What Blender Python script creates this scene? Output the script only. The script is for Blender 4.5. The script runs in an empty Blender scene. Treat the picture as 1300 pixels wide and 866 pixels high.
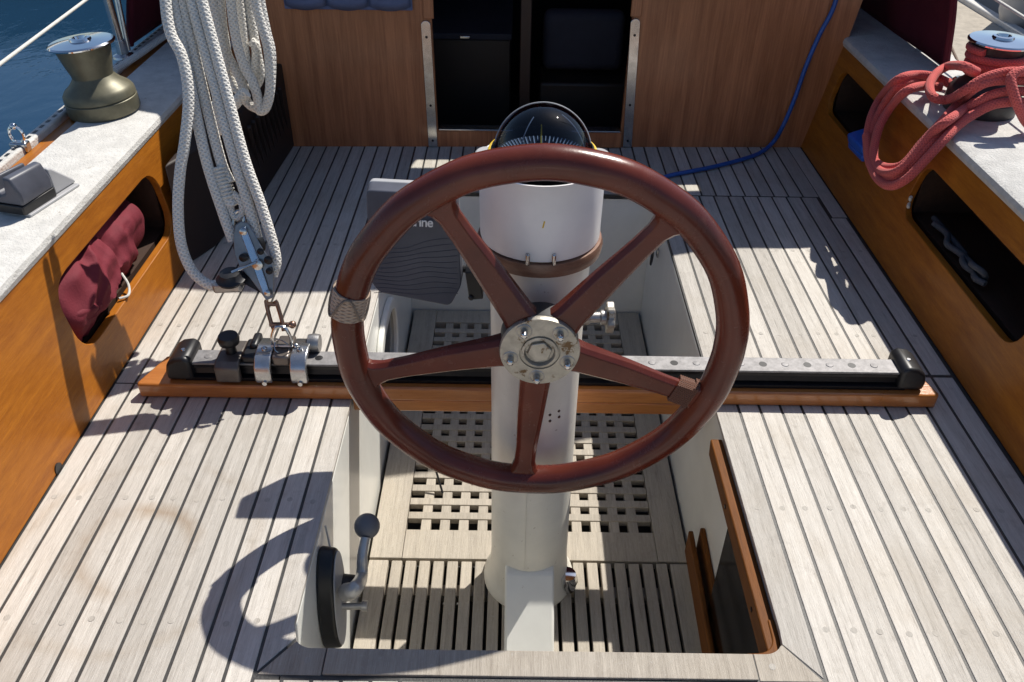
import bpy, bmesh, math, random
import numpy as np
from mathutils import Vector, Matrix, Euler
random.seed(7)
R = math.radians
scene = bpy.context.scene
COL = scene.collection

# ---------------------------------------------------------------- camera, sky, sun, exposure
FPX = 1050.0; PITCH = math.atan(773 / FPX); ROLL = 0.014; CAM = Vector((-.04, 0, 1.16))
c_f = Vector((0, math.cos(PITCH), -math.sin(PITCH)))
_r0 = Vector((1, 0, 0)); _u0 = Vector((0, math.sin(PITCH), math.cos(PITCH)))
c_r = _r0 * math.cos(ROLL) + _u0 * math.sin(ROLL)
c_u = _u0 * math.cos(ROLL) - _r0 * math.sin(ROLL)
cam = bpy.data.cameras.new('camera'); cam.sensor_width = 36; cam.lens = 36 * FPX / 1300
cam.clip_start = .02; cam.clip_end = 3000
co = bpy.data.objects.new('camera', cam); COL.objects.link(co)
M = Matrix.Identity(4)
for i in range(3):
    M[i][0] = c_r[i]; M[i][1] = c_u[i]; M[i][2] = -c_f[i]; M[i][3] = CAM[i]
co.matrix_world = M
scene.camera = co

SUN = Vector((.48, .60, 1)).normalized()                  # direction towards the sun
w = bpy.data.worlds.new('World'); scene.world = w; w.use_nodes = True
nt = w.node_tree; nt.nodes.clear()
sky = nt.nodes.new('ShaderNodeTexSky'); sky.sky_type = 'NISHITA'; sky.sun_disc = False
sky.sun_elevation = math.asin(SUN.z); sky.sun_rotation = math.atan2(SUN.x, SUN.y)
sky.air_density = 1.0; sky.dust_density = .9; sky.ozone_density = 3.5
bg = nt.nodes.new('ShaderNodeBackground'); bg.inputs[1].default_value = .092
ow = nt.nodes.new('ShaderNodeOutputWorld')
nt.links.new(sky.outputs[0], bg.inputs[0]); nt.links.new(bg.outputs[0], ow.inputs[0])
sl = bpy.data.lights.new('sun', 'SUN'); sl.energy = 5.0; sl.angle = R(.53); sl.color = (1, .95, .87)
so = bpy.data.objects.new('sun', sl); COL.objects.link(so)
so.rotation_euler = SUN.to_track_quat('Z', 'Y').to_euler(); so.location = (3, 4, 6)
scene.view_settings.view_transform = 'Standard'; scene.view_settings.look = 'None'
scene.view_settings.exposure = 0.2; scene.view_settings.gamma = 1
scene.render.engine = 'CYCLES'
scene.cycles.use_denoising = True
scene.cycles.max_bounces = 8; scene.cycles.transparent_max_bounces = 12
scene.cycles.sample_clamp_indirect = 6
scene.cycles.caustics_reflective = False; scene.cycles.caustics_refractive = False

# ---------------------------------------------------------------- helpers
def P(px, py, z=None, x=None, y=None):
    """where the sight line of a photo pixel meets a level or upright plane of the boat"""
    d = c_f + c_r * ((px - 650) / FPX) - c_u * ((py - 433) / FPX)
    if z is not None: t = (z - CAM.z) / d.z
    elif x is not None: t = (x - CAM.x) / d.x
    else: t = (y - CAM.y) / d.y
    return CAM + d * t

def tag(o, label=None, cat=None, group=None, kind=None):
    if label: o['label'] = label
    if cat: o['category'] = cat
    if group: o['group'] = group
    if kind: o['kind'] = kind
    return o

WORLD_LOC = {}
def thing(name, label, cat, loc, group=None):
    o = bpy.data.objects.new(name, None); COL.objects.link(o)
    o.location = loc; o.empty_display_size = .05
    tag(o, label, cat, group)
    WORLD_LOC[o.name] = Vector(loc)
    return o

class MB:
    def __init__(s): s.v = []; s.f = []; s.uv = {}
    def add(s, vs, fs, uvs=None):
        b = len(s.v); s.v += [Vector(v) for v in vs]
        for i, f in enumerate(fs):
            if uvs: s.uv[len(s.f)] = uvs[i]
            s.f.append([b + k for k in f])
        return s
    def box(s, c, d, rot=None):
        c = Vector(c); h = Vector(d) / 2; m = rot.to_matrix() if isinstance(rot, Euler) else rot
        vs = []
        for z in (-1, 1):
            for y in (-1, 1):
                for x in (-1, 1):
                    p = Vector((x * h.x, y * h.y, z * h.z))
                    if m is not None: p = m @ p
                    vs.append(c + p)
        return s.add(vs, [(0, 2, 3, 1), (4, 5, 7, 6), (0, 1, 5, 4), (2, 6, 7, 3), (0, 4, 6, 2), (1, 3, 7, 5)])
    def span(s, a, b):
        return s.box([(a[i] + b[i]) / 2 for i in range(3)], [abs(b[i] - a[i]) for i in range(3)])
    def prism(s, poly, fn0, fn1):
        """poly: list of 2d points; fn0/fn1 map a 2d point to the two faces"""
        n = len(poly); vs = [fn0(*p) for p in poly] + [fn1(*p) for p in poly]
        fs = [list(range(n))[::-1], [n + i for i in range(n)]]
        for i in range(n): fs.append((i, (i + 1) % n, n + (i + 1) % n, n + i))
        return s.add(vs, fs)
    def tube(s, pts, r, n=10, closed=False, cap=True, uvlen=None, flat=None):
        pts = [Vector(p) for p in pts]; m = len(pts)
        rs = r if isinstance(r, (list, tuple)) else [r] * m
        vs = []; L = [0]
        for i in range(1, m): L.append(L[-1] + (pts[i] - pts[i - 1]).length)
        prev = None
        for i, p in enumerate(pts):
            if closed: t = (pts[(i + 1) % m] - pts[i - 1])
            else: t = pts[min(i + 1, m - 1)] - pts[max(i - 1, 0)]
            if t.length < 1e-9: t = Vector((0, 0, 1))
            t.normalize()
            if prev is None:
                a = Vector((0, 0, 1)) if abs(t.z) < .9 else Vector((1, 0, 0))
                u = t.cross(a).normalized()
            else:
                u = prev - t * prev.dot(t)
                u = u.normalized() if u.length > 1e-6 else t.orthogonal().normalized()
            prev = u; v = t.cross(u)
            for k in range(n):
                a = 2 * math.pi * k / n
                vs.append(p + (u * math.cos(a) + v * math.sin(a)) * rs[i])
        fs = []; uvs = []
        rng = m if closed else m - 1
        for i in range(rng):
            j = (i + 1) % m
            l0 = L[i]; l1 = L[i + 1] if i + 1 < m else L[i] + (pts[0] - pts[i]).length
            for k in range(n):
                q = (k + 1) % n
                fs.append((i * n + k, i * n + q, j * n + q, j * n + k))
                uvs.append(((k / n, l0), ((k + 1) / n, l0), ((k + 1) / n, l1), (k / n, l1)))
        if cap and not closed:
            fs.append(list(range(n))[::-1]); uvs.append([(0, 0)] * n)
            fs.append([(m - 1) * n + k for k in range(n)]); uvs.append([(0, 0)] * n)
        return s.add(vs, fs, uvs)
    def lathe(s, prof, n=32, c=(0, 0, 0), rot=None, capb=True, capt=True):
        """prof: (r, z) list from bottom to top"""
        c = Vector(c); vs = []
        for r, z in prof:
            for k in range(n):
                a = 2 * math.pi * k / n
                p = Vector((r * math.cos(a), r * math.sin(a), z))
                if rot is not None: p = rot @ p
                vs.append(c + p)
        fs = []
        for i in range(len(prof) - 1):
            for k in range(n):
                q = (k + 1) % n
                fs.append((i * n + k, i * n + q, (i + 1) * n + q, (i + 1) * n + k))
        if capb: fs.append(list(range(n))[::-1])
        if capt: fs.append([(len(prof) - 1) * n + k for k in range(n)])
        return s.add(vs, fs)
    def ball(s, c, r, n=16, m=10, rot=None):
        r = Vector((r, r, r)) if not isinstance(r, (tuple, list)) else Vector(r)
        vs = []
        for i in range(m + 1):
            t = math.pi * i / m
            for k in range(n):
                a = 2 * math.pi * k / n
                p = Vector((r.x * math.sin(t) * math.cos(a), r.y * math.sin(t) * math.sin(a), -r.z * math.cos(t)))
                if rot is not None: p = rot @ p
                vs.append(Vector(c) + p)
        fs = [(i * n + k, i * n + (k + 1) % n, (i + 1) * n + (k + 1) % n, (i + 1) * n + k) for i in range(m) for k in range(n)]
        return s.add(vs, fs)
    def drop(s, dz=-.0135):
        for v in s.v:
            if v.z > .05: v.z += dz
        return s
    def build(s, name, mat, parent=None, origin=None, bevel=0, seg=2, smooth=35, solid=0, sub=0):
        off = Vector((0, 0, 0))
        if parent is not None: off = WORLD_LOC[parent.name]
        if origin is not None:
            o3 = Vector(origin)
        else:
            o3 = off
        me = bpy.data.meshes.new(name)
        me.from_pydata([v - o3 for v in s.v], [], s.f)
        if s.uv:
            ul = me.uv_layers.new(name='UVMap')
            for p in me.polygons:
                q = s.uv.get(p.index)
                if q:
                    for li, uvc in zip(p.loop_indices, q): ul.data[li].uv = uvc
        bm = bmesh.new(); bm.from_mesh(me)
        bmesh.ops.remove_doubles(bm, verts=bm.verts, dist=1e-5)
        if not s.uv or True:
            bmesh.ops.recalc_face_normals(bm, faces=bm.faces)
        bm.to_mesh(me); bm.free()
        if smooth:
            me.shade_smooth(); me.set_sharp_from_angle(angle=R(smooth))
        me.materials.append(mat)
        o = bpy.data.objects.new(name, me); COL.objects.link(o)
        if parent is not None:
            o.parent = parent; o.location = o3 - off
        else: o.location = o3
        WORLD_LOC[o.name] = o3
        if bevel:
            b = o.modifiers.new('bevel', 'BEVEL'); b.width = bevel; b.segments = seg; b.limit_method = 'ANGLE'; b.angle_limit = R(40)
        if solid:
            b = o.modifiers.new('solid', 'SOLIDIFY'); b.thickness = solid; b.offset = 0
        if sub:
            b = o.modifiers.new('sub', 'SUBSURF'); b.levels = sub; b.render_levels = sub
        return o

def spline(pts, n=8, closed=False):
    pts = [Vector(p) for p in pts]; m = len(pts); out = []
    rng = m if closed else m - 1
    for i in range(rng):
        p1, p2 = pts[i], pts[(i + 1) % m]
        p0 = pts[i - 1] if (closed or i > 0) else p1 * 2 - p2
        p3 = pts[(i + 2) % m] if (closed or i + 2 < m) else p2 * 2 - p1
        for k in range(n):
            t = k / n
            out.append(.5 * ((2 * p1) + (p2 - p0) * t + (2 * p0 - 5 * p1 + 4 * p2 - p3) * t * t + (3 * p1 - p0 - 3 * p2 + p3) * t ** 3))
    if not closed: out.append(pts[-1])
    return out

def rrect(x0, y0, x1, y1, r, n=6):
    out = []
    for cx, cy, a0 in ((x1 - r, y1 - r, 0), (x0 + r, y1 - r, 90), (x0 + r, y0 + r, 180), (x1 - r, y0 + r, 270)):
        for k in range(n + 1):
            a = R(a0 + 90 * k / n); out.append((cx + r * math.cos(a), cy + r * math.sin(a)))
    return out

def panel(name, outer, holes, fn, mat, parent=None, bevel=0):
    """flat board with cut-outs: outer/holes are 2d loops, fn(u, v, side) gives the two faces"""
    bm = bmesh.new(); edges = []; loops = []
    for lp in [outer] + holes:
        vs = [bm.verts.new((p[0], p[1], 0)) for p in lp]
        for i in range(len(vs)): edges.append(bm.edges.new((vs[i], vs[(i + 1) % len(vs)])))
        loops.append(len(lp))
    bmesh.ops.triangle_fill(bm, use_beauty=True, use_dissolve=False, edges=edges)
    bm.verts.index_update()
    uv = [(v.co.x, v.co.y) for v in bm.verts]
    fs = [[v.index for v in f.verts] for f in bm.faces]
    bm.free()
    mb = MB(); n = len(uv)
    mb.v = [Vector(fn(u, v, 0)) for u, v in uv] + [Vector(fn(u, v, 1)) for u, v in uv]
    mb.f = [list(f) for f in fs] + [[n + k for k in f][::-1] for f in fs]
    b = 0
    for L in loops:
        for i in range(L):
            j = (i + 1) % L; mb.f.append([b + i, b + j, n + b + j, n + b + i])
        b += L
    return mb.build(name, mat, parent, bevel=bevel)

# ---------------------------------------------------------------- materials
class NT:
    def __init__(s, name):
        s.m = bpy.data.materials.new(name); s.m.use_nodes = True; s.t = s.m.node_tree
        s.b = s.t.nodes['Principled BSDF']; s.out = s.t.nodes['Material Output']
    def n(s, typ, **kw):
        o = s.t.nodes.new('ShaderNode' + typ)
        for k, v in kw.items():
            if hasattr(o, k): setattr(o, k, v)
        return o
    def l(s, a, b): s.t.links.new(a, b)
    def math(s, op, a, b=None, clamp=False):
        o = s.n('Math', operation=op); o.use_clamp = clamp
        for i, q in enumerate((a, b)):
            if q is None: continue
            if isinstance(q, (int, float)): o.inputs[i].default_value = q
            else: s.l(q, o.inputs[i])
        return o.outputs[0]
    def mix(s, f, a, b, mode='MIX'):
        o = s.n('Mix', data_type='RGBA', blend_type=mode)
        for sock, q in ((o.inputs[0], f), (o.inputs[6], a), (o.inputs[7], b)):
            if isinstance(q, (int, float)): sock.default_value = q
            elif isinstance(q, tuple): sock.default_value = (*q, 1)
            else: s.l(q, sock)
        return o.outputs[2]
    def coords(s, kind='Object', scale=(1, 1, 1), rand=False):
        tc = s.n('TexCoord'); mp = s.n('Mapping'); s.l(tc.outputs[kind], mp.inputs[0]); mp.inputs[3].default_value = scale
        if rand:
            oi = s.n('ObjectInfo'); cv = s.n('CombineXYZ')
            for i in range(3): s.l(s.math('MULTIPLY', oi.outputs['Random'], 37.0 + 11 * i), cv.inputs[i])
            s.l(cv.outputs[0], mp.inputs[1])
        return mp.outputs[0]
    def noise(s, vec, scale, detail=4, rough=.55, dist=0):
        o = s.n('TexNoise'); s.l(vec, o.inputs['Vector']); o.inputs['Scale'].default_value = scale
        o.inputs['Detail'].default_value = detail; o.inputs['Roughness'].default_value = rough; o.inputs['Distortion'].default_value = dist
        return o.outputs[0]
    def ramp(s, f, stops):
        o = s.n('ValToRGB'); s.l(f, o.inputs[0]); e = o.color_ramp.elements
        while len(e) < len(stops): e.new(.5)
        for q, (p, c) in zip(e, stops): q.position = p; q.color = (*c, 1) if isinstance(c, tuple) else (c, c, c, 1)
        return o.outputs[0]
    def bump(s, h, dist=.001, strength=1.0):
        o = s.n('Bump'); o.inputs['Distance'].default_value = dist; o.inputs['Strength'].default_value = strength
        s.l(h, o.inputs['Height']); s.l(o.outputs[0], s.b.inputs['Normal'])
    def col(s, c):
        if isinstance(c, tuple): s.b.inputs['Base Color'].default_value = (*c, 1)
        else: s.l(c, s.b.inputs['Base Color'])
    def set(s, **kw):
        for k, v in kw.items():
            i = s.b.inputs[k.replace('_', ' ')]
            if isinstance(v, (int, float)): i.default_value = v
            elif isinstance(v, tuple): i.default_value = (*v, 1)
            else: s.l(v, i)
        return s.m

def wood(name, dark, light, stretch=(14, 1, 14), scale=4, rough=.5, coat=0, bump=.0006, var=.25, fleck=0, tone=.0, spec=.5):
    t = NT(name)
    v = t.coords('Object', stretch, rand=True)
    a = t.noise(v, scale, 6, .62, .35); b = t.noise(v, scale * 5.5, 5, .7, .1)
    vb = t.coords('Object', (1, 1, 1), rand=True); c = t.noise(vb, 4.0, 3)
    f = t.math('ADD', t.math('MULTIPLY', a, .6), t.math('MULTIPLY', b, .4))
    base = t.ramp(f, [(.32, dark), (.66, light)])
    oi = t.n('ObjectInfo')
    k = t.math('ADD', 1 - var / 2, t.math('MULTIPLY', oi.outputs['Random'], var))
    k2 = t.math('MULTIPLY', k, t.math('ADD', .84, t.math('MULTIPLY', c, .32)))
    hs = t.n('HueSaturation'); t.l(base, hs.inputs['Color']); t.l(k2, hs.inputs['Value'])
    col = hs.outputs[0]
    if fleck:
        g = t.noise(t.coords('Object', (3, 3, 3)), 30, 4, .7)
        col = t.mix(t.math('MULTIPLY', t.ramp(g, [(.62, 0), (.72, 1)]), fleck), col, tuple(min(1, q * 1.5) for q in light))
    t.col(col)
    t.bump(b, bump)
    rr = t.math('ADD', rough - .1, t.math('MULTIPLY', c, .2))
    return t.set(Roughness=rr, Coat_Weight=coat, Coat_Roughness=.12, Specular_IOR_Level=spec)

def deckwood(name, stain=False, dark=(.33, .30, .26), light=(.595, .56, .505), var=.32):
    """bleached teak: fine split grain along the plank, faint brown blotches, one tea-coloured ring"""
    t = NT(name)
    v = t.coords('Object', (34, 1.6, 34), rand=True)
    a = t.noise(v, 2.6, 5, .65, .5); b = t.noise(v, 15, 6, .82, .08)
    f = t.math('ADD', t.math('MULTIPLY', a, .42), t.math('MULTIPLY', b, .58))
    base = t.ramp(f, [(.33, tuple(.8 * d for d in dark)), (.44, tuple(.5 * d + .5 * q for d, q in zip(dark, light))), (.60, light)])
    geo = t.n('NewGeometry')
    blot = t.noise(geo.outputs['Position'], 5.0, 4, .6)
    base = t.mix(t.ramp(blot, [(.50, 0), (.72, .34)]), base, (.36, .30, .22))
    dirt = t.noise(geo.outputs['Position'], 21, 6, .75)
    base = t.mix(t.ramp(dirt, [(.55, 0), (.72, .38)]), base, (.25, .22, .18))
    fine = t.noise(geo.outputs['Position'], 160, 3, .7)
    base = t.mix(t.ramp(fine, [(.58, 0), (.75, .3)]), base, (.56, .54, .50))
    pits = t.noise(geo.outputs['Position'], 42, 4, .8)
    base = t.mix(t.ramp(pits, [(.70, 0), (.78, .5)]), base, (.14, .12, .10))
    if stain:
        c = P(172, 697, z=0)
        sx = t.n('SeparateXYZ'); t.l(geo.outputs['Position'], sx.inputs[0])
        dx = t.math('SUBTRACT', sx.outputs[0], c.x); dy = t.math('SUBTRACT', sx.outputs[1], c.y)
        d = t.math('SQRT', t.math('ADD', t.math('MULTIPLY', dx, dx), t.math('MULTIPLY', t.math('MULTIPLY', dy, dy), 1.0)))
        wob = t.noise(geo.outputs['Position'], 9, 4, .6)
        d = t.math('ADD', d, t.math('MULTIPLY', t.math('SUBTRACT', wob, .5), .05))
        ring = t.math('SUBTRACT', 1, t.math('DIVIDE', t.math('ABSOLUTE', t.math('SUBTRACT', d, .093)), .027), True)
        w2 = t.ramp(t.noise(geo.outputs['Position'], 6.3, 3), [(.40, .08), (.60, 1)])
        base = t.mix(t.math('MULTIPLY', t.math('MULTIPLY', ring, w2), .6), base, (.30, .20, .11))
        d2 = t.math('SUBTRACT', 1, t.math('DIVIDE', t.math('ABSOLUTE', t.math('SUBTRACT', d, .21)), .02), True)
        base = t.mix(t.math('MULTIPLY', t.math('MULTIPLY', d2, w2), .3), base, (.33, .24, .14))
    oi = t.n('ObjectInfo')
    k = t.math('ADD', 1 - var / 2, t.math('MULTIPLY', oi.outputs['Random'], var))
    hs = t.n('HueSaturation'); t.l(base, hs.inputs['Color']); t.l(k, hs.inputs['Value'])
    t.col(hs.outputs[0])
    t.bump(f, .0024, .9)
    return t.set(Roughness=.62, Specular_IOR_Level=.5)

def plain(name, c, rough=.5, metal=0, coat=0, nscale=0, nvar=.25, bump=0, bscale=80, spec=.5, c2=None, spots=None, rvar=0):
    t = NT(name)
    if nscale:
        v = t.coords('Object', (1, 1, 1)); n = t.noise(v, nscale, 5, .65)
        t.col(t.mix(t.ramp(n, [(.35, 0), (.68, 1)]), c, c2 or tuple(q * (1 - nvar) for q in c)))
        if rvar: t.set(Roughness=t.math('ADD', rough - rvar / 2, t.math('MULTIPLY', n, rvar)))
        else: t.set(Roughness=rough)
    else:
        t.col(c); t.set(Roughness=rough)
    if spots:
        v = t.coords('Object', (1, 1, 1)); n = t.noise(v, spots[0], 4, .7)
        old = t.b.inputs['Base Color'].links[0].from_socket if t.b.inputs['Base Color'].links else c
        t.col(t.mix(t.ramp(n, [(spots[1], 0), (spots[1] + .05, 1)]), old, spots[2]))
    if bump:
        v = t.coords('Object', (1, 1, 1)); t.bump(t.noise(v, bscale, 5, .65), bump)
    return t.set(Metallic=metal, Coat_Weight=coat, Specular_IOR_Level=spec)

def braid(name, c, c2, around=4, per=55., bumpd=.0012, dirt=.25, rough=.85):
    """braided rope: crossing strands laid out on the tube's own length and girth"""
    t = NT(name)
    uv = t.n('TexCoord'); sx = t.n('SeparateXYZ'); t.l(uv.outputs['UV'], sx.inputs[0])
    u = t.math('MULTIPLY', sx.outputs[0], 2 * math.pi * around); v = t.math('MULTIPLY', sx.outputs[1], 2 * math.pi * per)
    a = t.math('SINE', t.math('ADD', u, v)); b = t.math('SINE', t.math('SUBTRACT', u, v))
    h = t.math('MAXIMUM', a, b)
    k = t.math('MULTIPLY', t.math('ADD', h, 1), .5, True)
    col = t.mix(t.ramp(k, [(.25, 0), (.7, 1)]), c2, c)
    n = t.noise(t.coords('Object'), 9, 5, .65)
    col = t.mix(t.math('MULTIPLY', t.ramp(n, [(.45, 0), (.75, 1)]), dirt), col, tuple(q * .55 for q in c))
    t.col(col); t.bump(h, bumpd)
    return t.set(Roughness=rough, Specular_IOR_Level=.2, Sheen_Weight=.15)

def clear(name, tint=(1, 1, 1), gloss=.06, rough=.02, back=False):
    t = NT(name)
    tr = t.n('BsdfTransparent'); tr.inputs[0].default_value = (*tint, 1)
    gl = t.n('BsdfGlossy'); gl.inputs['Roughness'].default_value = rough
    fr = t.n('Fresnel'); fr.inputs[0].default_value = 1.5
    mx = t.n('MixShader'); fac = fr.outputs[0]
    if back:
        gg = t.n('NewGeometry'); fac = t.math('MULTIPLY', fac, t.math('SUBTRACT', 1, gg.outputs['Backfacing']))
    t.l(fac, mx.inputs[0]); t.l(tr.outputs[0], mx.inputs[1]); t.l(gl.outputs[0], mx.inputs[2])
    t.l(mx.outputs[0], t.out.inputs[0])
    return t.m

M_DECK = deckwood('bleached_teak', stain=True)
M_TRIM = deckwood('grey_teak_trim', dark=(.23, .195, .155), light=(.47, .42, .35), var=.12)
M_GRATE = deckwood('grating_teak', dark=(.24, .21, .17), light=(.46, .41, .335), var=.16)
M_CAULK = plain('black_caulk', (.05, .048, .045), .48, nscale=60, nvar=.4, bump=.0008, bscale=300)
M_TEAK = wood('varnished_teak', (.24, .070, .007), (.43, .150, .014), stretch=(9, 1, 9), scale=5, rough=.42, coat=.08, var=.1, fleck=.2, spec=.3)
M_BULK = wood('bulkhead_veneer', (.25, .082, .030), (.56, .225, .095), stretch=(11, 11, .5), scale=3.4, rough=.40, coat=.2, var=.05, fleck=.15)
M_BEAM = wood('varnished_beam', (.33, .105, .022), (.52, .20, .05), stretch=(1, 12, 12), scale=5, rough=.3, coat=.6, var=.05)
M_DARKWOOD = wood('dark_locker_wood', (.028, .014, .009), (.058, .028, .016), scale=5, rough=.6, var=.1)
M_MAHOG = wood('brown_rack_wood', (.085, .028, .005), (.20, .068, .010), scale=6, rough=.62, coat=0, var=.1, spec=.2)
M_WHEEL = NT('wheel_varnish')
t = M_WHEEL; vv = t.coords('Object', (1, 1, 1)); n1 = t.noise(vv, 6, 5, .6, .3); n2 = t.noise(vv, 70, 4, .7)
n3 = t.noise(vv, 24, 5, .75)
cc = t.ramp(n1, [(.3, (.092, .017, .010)), (.55, (.140, .028, .015)), (.75, (.185, .043, .022))])
cc = t.mix(t.ramp(n3, [(.63, 0), (.75, .5)]), cc, (.21, .085, .055))
n4 = t.noise(t.coords('Object', (1, 1, 1)), 55, 6, .8, .4); cc = t.mix(t.ramp(n4, [(.69, 0), (.73, .8)]), cc, (.36, .21, .16))
n5 = t.noise(t.coords('Object', (1, 1, 1)), 3.3, 3, .5); cc = t.mix(t.ramp(n5, [(.40, .55), (.58, 0)]), cc, (.055, .012, .009)); t.col(cc); t.bump(n2, .0003)
M_WHEEL = t.set(Roughness=t.math('ADD', .10, t.math('MULTIPLY', n3, .30)), Coat_Weight=.08, Coat_Roughness=.15, Specular_IOR_Level=.38)
M_WHITE = plain('white_gelcoat', (.82, .82, .77), .32, nscale=7, nvar=.10, coat=.15, spots=(38, .72, (.55, .5, .42)))
M_PED = plain('pedestal_paint', (.82, .79, .70), .38, nscale=8, nvar=.12, spots=(75, .67, (.42, .35, .26)))
M_BINN = plain('binnacle_paint', (.86, .84, .84), .30, nscale=12, nvar=.06, spots=(60, .74, (.6, .55, .5)))
M_CAP = plain('painted_cap', (.66, .645, .61), .8, nscale=22, nvar=.22, bump=.0035, bscale=170, spots=(48, .66, (.40, .37, .33)))
M_CAPEDGE = plain('painted_cap_edge', (.62, .60, .57), .7, nscale=20, nvar=.2)
M_STEEL = plain('polished_steel', (.62, .62, .62), .22, 1, nscale=25, nvar=.25, rvar=.25)
M_CHROME = plain('chrome', (.78, .79, .80), .08, 1, nscale=18, nvar=.1)
M_ALU = plain('worn_aluminium', (.47, .46, .45), .42, .9, nscale=60, nvar=.3, bump=.0004, bscale=300)
M_HUB = plain('pitted_hub_alloy', (.50, .47, .41), .45, .65, nscale=35, nvar=.35, bump=.0006, bscale=120, spots=(30, .575, (.15, .095, .05)))
M_BRONZE = plain('grey_green_bronze', (.165, .155, .105), .46, .35, nscale=30, nvar=.3)
M_DRUM = plain('dark_winch_drum', (.06, .06, .062), .45, .5, nscale=60, nvar=.3)
M_BLACK = plain('black_plastic', (.014, .014, .016), .42, nscale=40, nvar=.4)
M_BLKMET = plain('black_anodised', (.018, .017, .02), .33, .5, nscale=30, nvar=.4)
M_RUBBER = plain('grey_knob', (.17, .165, .17), .5, nscale=20, nvar=.2)
M_LEVER = plain('grey_lever', (.60, .58, .54), .32, .45, nscale=25, nvar=.25)
M_COPPER = plain('brown_shackle', (.30, .19, .14), .35, .85, nscale=40, nvar=.3)
M_RINGW = wood('binnacle_ring_wood', (.13, .055, .035), (.28, .15, .09), stretch=(4, 4, 20), rough=.45, coat=.2, var=.0)
M_GREYPL = plain('grey_plastic', (.085, .09, .115), .45, nscale=20, nvar=.25)
M_LTGREY = plain('light_grey_plastic', (.42, .42, .43), .45, nscale=20, nvar=.1)
M_MAROON = plain('maroon_canvas', (.115, .016, .026), .85, nscale=6, nvar=.3, bump=.0012, bscale=260, spec=.2)
M_ROSE = plain('maroon_sailcloth', (.20, .028, .042), .75, nscale=7, nvar=.25, bump=.001, bscale=200, spec=.25)
M_BLUEFAB = plain('blue_fabric', (.17, .21, .36), .85, nscale=8, nvar=.2, bump=.0012, bscale=220, spec=.2)
M_BLUE = plain('blue_hose', (.025, .11, .42), .4, nscale=9, nvar=.3)
M_BLUEB = plain('bright_blue_plastic', (.02, .13, .62), .4, nscale=15, nvar=.2)
M_ROPEW = braid('white_braid', (.78, .75, .69), (.61, .585, .53), 6, 105, .0009, .32)
M_ROPER = braid('red_braid', (.63, .12, .105), (.50, .080, .074), 7, 130, .0006, .3)
M_CORD = braid('tan_cord', (.46, .36, .28), (.27, .19, .14), 9, 150, .0008, .35)
M_TWINE = plain('white_twine', (.72, .70, .64), .85, nscale=60, nvar=.2)
M_NAVY = plain('navy_hull_paint', (.006, .008, .014), .25, nscale=3, nvar=.3)
M_BOOT = plain('hull_boot_stripe', (.035, .06, .085), .4, nscale=4, nvar=.3)
M_BGREY = plain('grey_blue_hull', (.16, .22, .30), .3, nscale=2, nvar=.15)
M_DOCK = plain('pontoon_concrete', (.44, .39, .32), .9, nscale=18, nvar=.25, bump=.003, bscale=120)
M_TICK = plain('white_print', (.85, .85, .82), .6)
M_YELLOW = plain('yellow_paint', (.72, .48, .03), .5)
M_CARD = plain('compass_card', (.004, .006, .012), .35)
M_DOME = clear('compass_dome', (.42, .50, .62), back=True)
M_VINYL = clear('clear_vinyl', (.93, .93, .9))
M_PANE = clear('smoked_acrylic', (.26, .19, .14), rough=.12)
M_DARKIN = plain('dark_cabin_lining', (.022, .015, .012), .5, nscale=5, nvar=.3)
M_CUSH = plain('dark_settee_fabric', (.03, .03, .045), .8, nscale=9, nvar=.3)
M_PLUG = deckwood('teak_plug', dark=(.29, .262, .225), light=(.52, .49, .44), var=.1)

# water: dark body, mirror-like skin with small ripples
t = NT('harbour_water')
tc = t.n('TexCoord'); mp = t.n('Mapping'); t.l(tc.outputs['Object'], mp.inputs[0]); mp.inputs[3].default_value = (1, .6, 1)
wv = t.math('ADD', t.noise(mp.outputs[0], 2.2, 4, .55, .6), t.math('MULTIPLY', t.noise(mp.outputs[0], 9, 3, .5), .25))
t.col((.009, .036, .076)); t.bump(wv, .035, .32)
M_WATER = t.set(Roughness=.03, IOR=1.33, Specular_IOR_Level=.5)

# ================================================================ SETTING
o = MB().add([(-900, -900, -.95), (900, -900, -.95), (900, 900, -.95), (-900, 900, -.95)], [(0, 1, 2, 3)]).build('water', M_WATER, smooth=0)
tag(o, 'rippled blue harbour water beside the boat', kind='structure')

# ---- own hull and foredeck
mb = MB(); st = [(-2.3, 1.0), (-1.2, 1.12), (.5, 1.22), (2.0, 1.245), (3.2, 1.22), (4.6, 1.0), (5.8, .6), (6.6, .1)]
vs = []; fs = []
for y, hw in st:
    for sx in (-1, 1):
        vs += [(sx * (hw - .0) + (.06 if sx > 0 else 0) * (1 if y < 4 else 0), y, .335), (sx * hw * .96, y, -.1), (sx * hw * .72, y, -1.05)]
for i in range(len(st) - 1):
    a = i * 6; b = a + 6
    for q in (0, 1): fs += [(a + q, b + q, b + q + 1, a + q + 1), (a + 3 + q, a + 4 + q, b + 4 + q, b + 3 + q)]
fs.append((0, 1, 2, 5, 4, 3))
mb.add(vs, fs)
o = mb.build('hull', M_WHITE, smooth=50, solid=.02); tag(o, 'white hull of the sailing boat', kind='structure')
mb = MB()
mb.prism([(-.96, 4.66), (-.58, 5.8), (-.1, 6.5), (.1, 6.5), (.58, 5.8), (.96, 4.66)], lambda x, y: (x, y, .31), lambda x, y: (x, y, .33))
o = mb.build('foredeck', M_TRIM); tag(o, 'weathered foredeck ahead of the cockpit', kind='structure')

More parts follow.
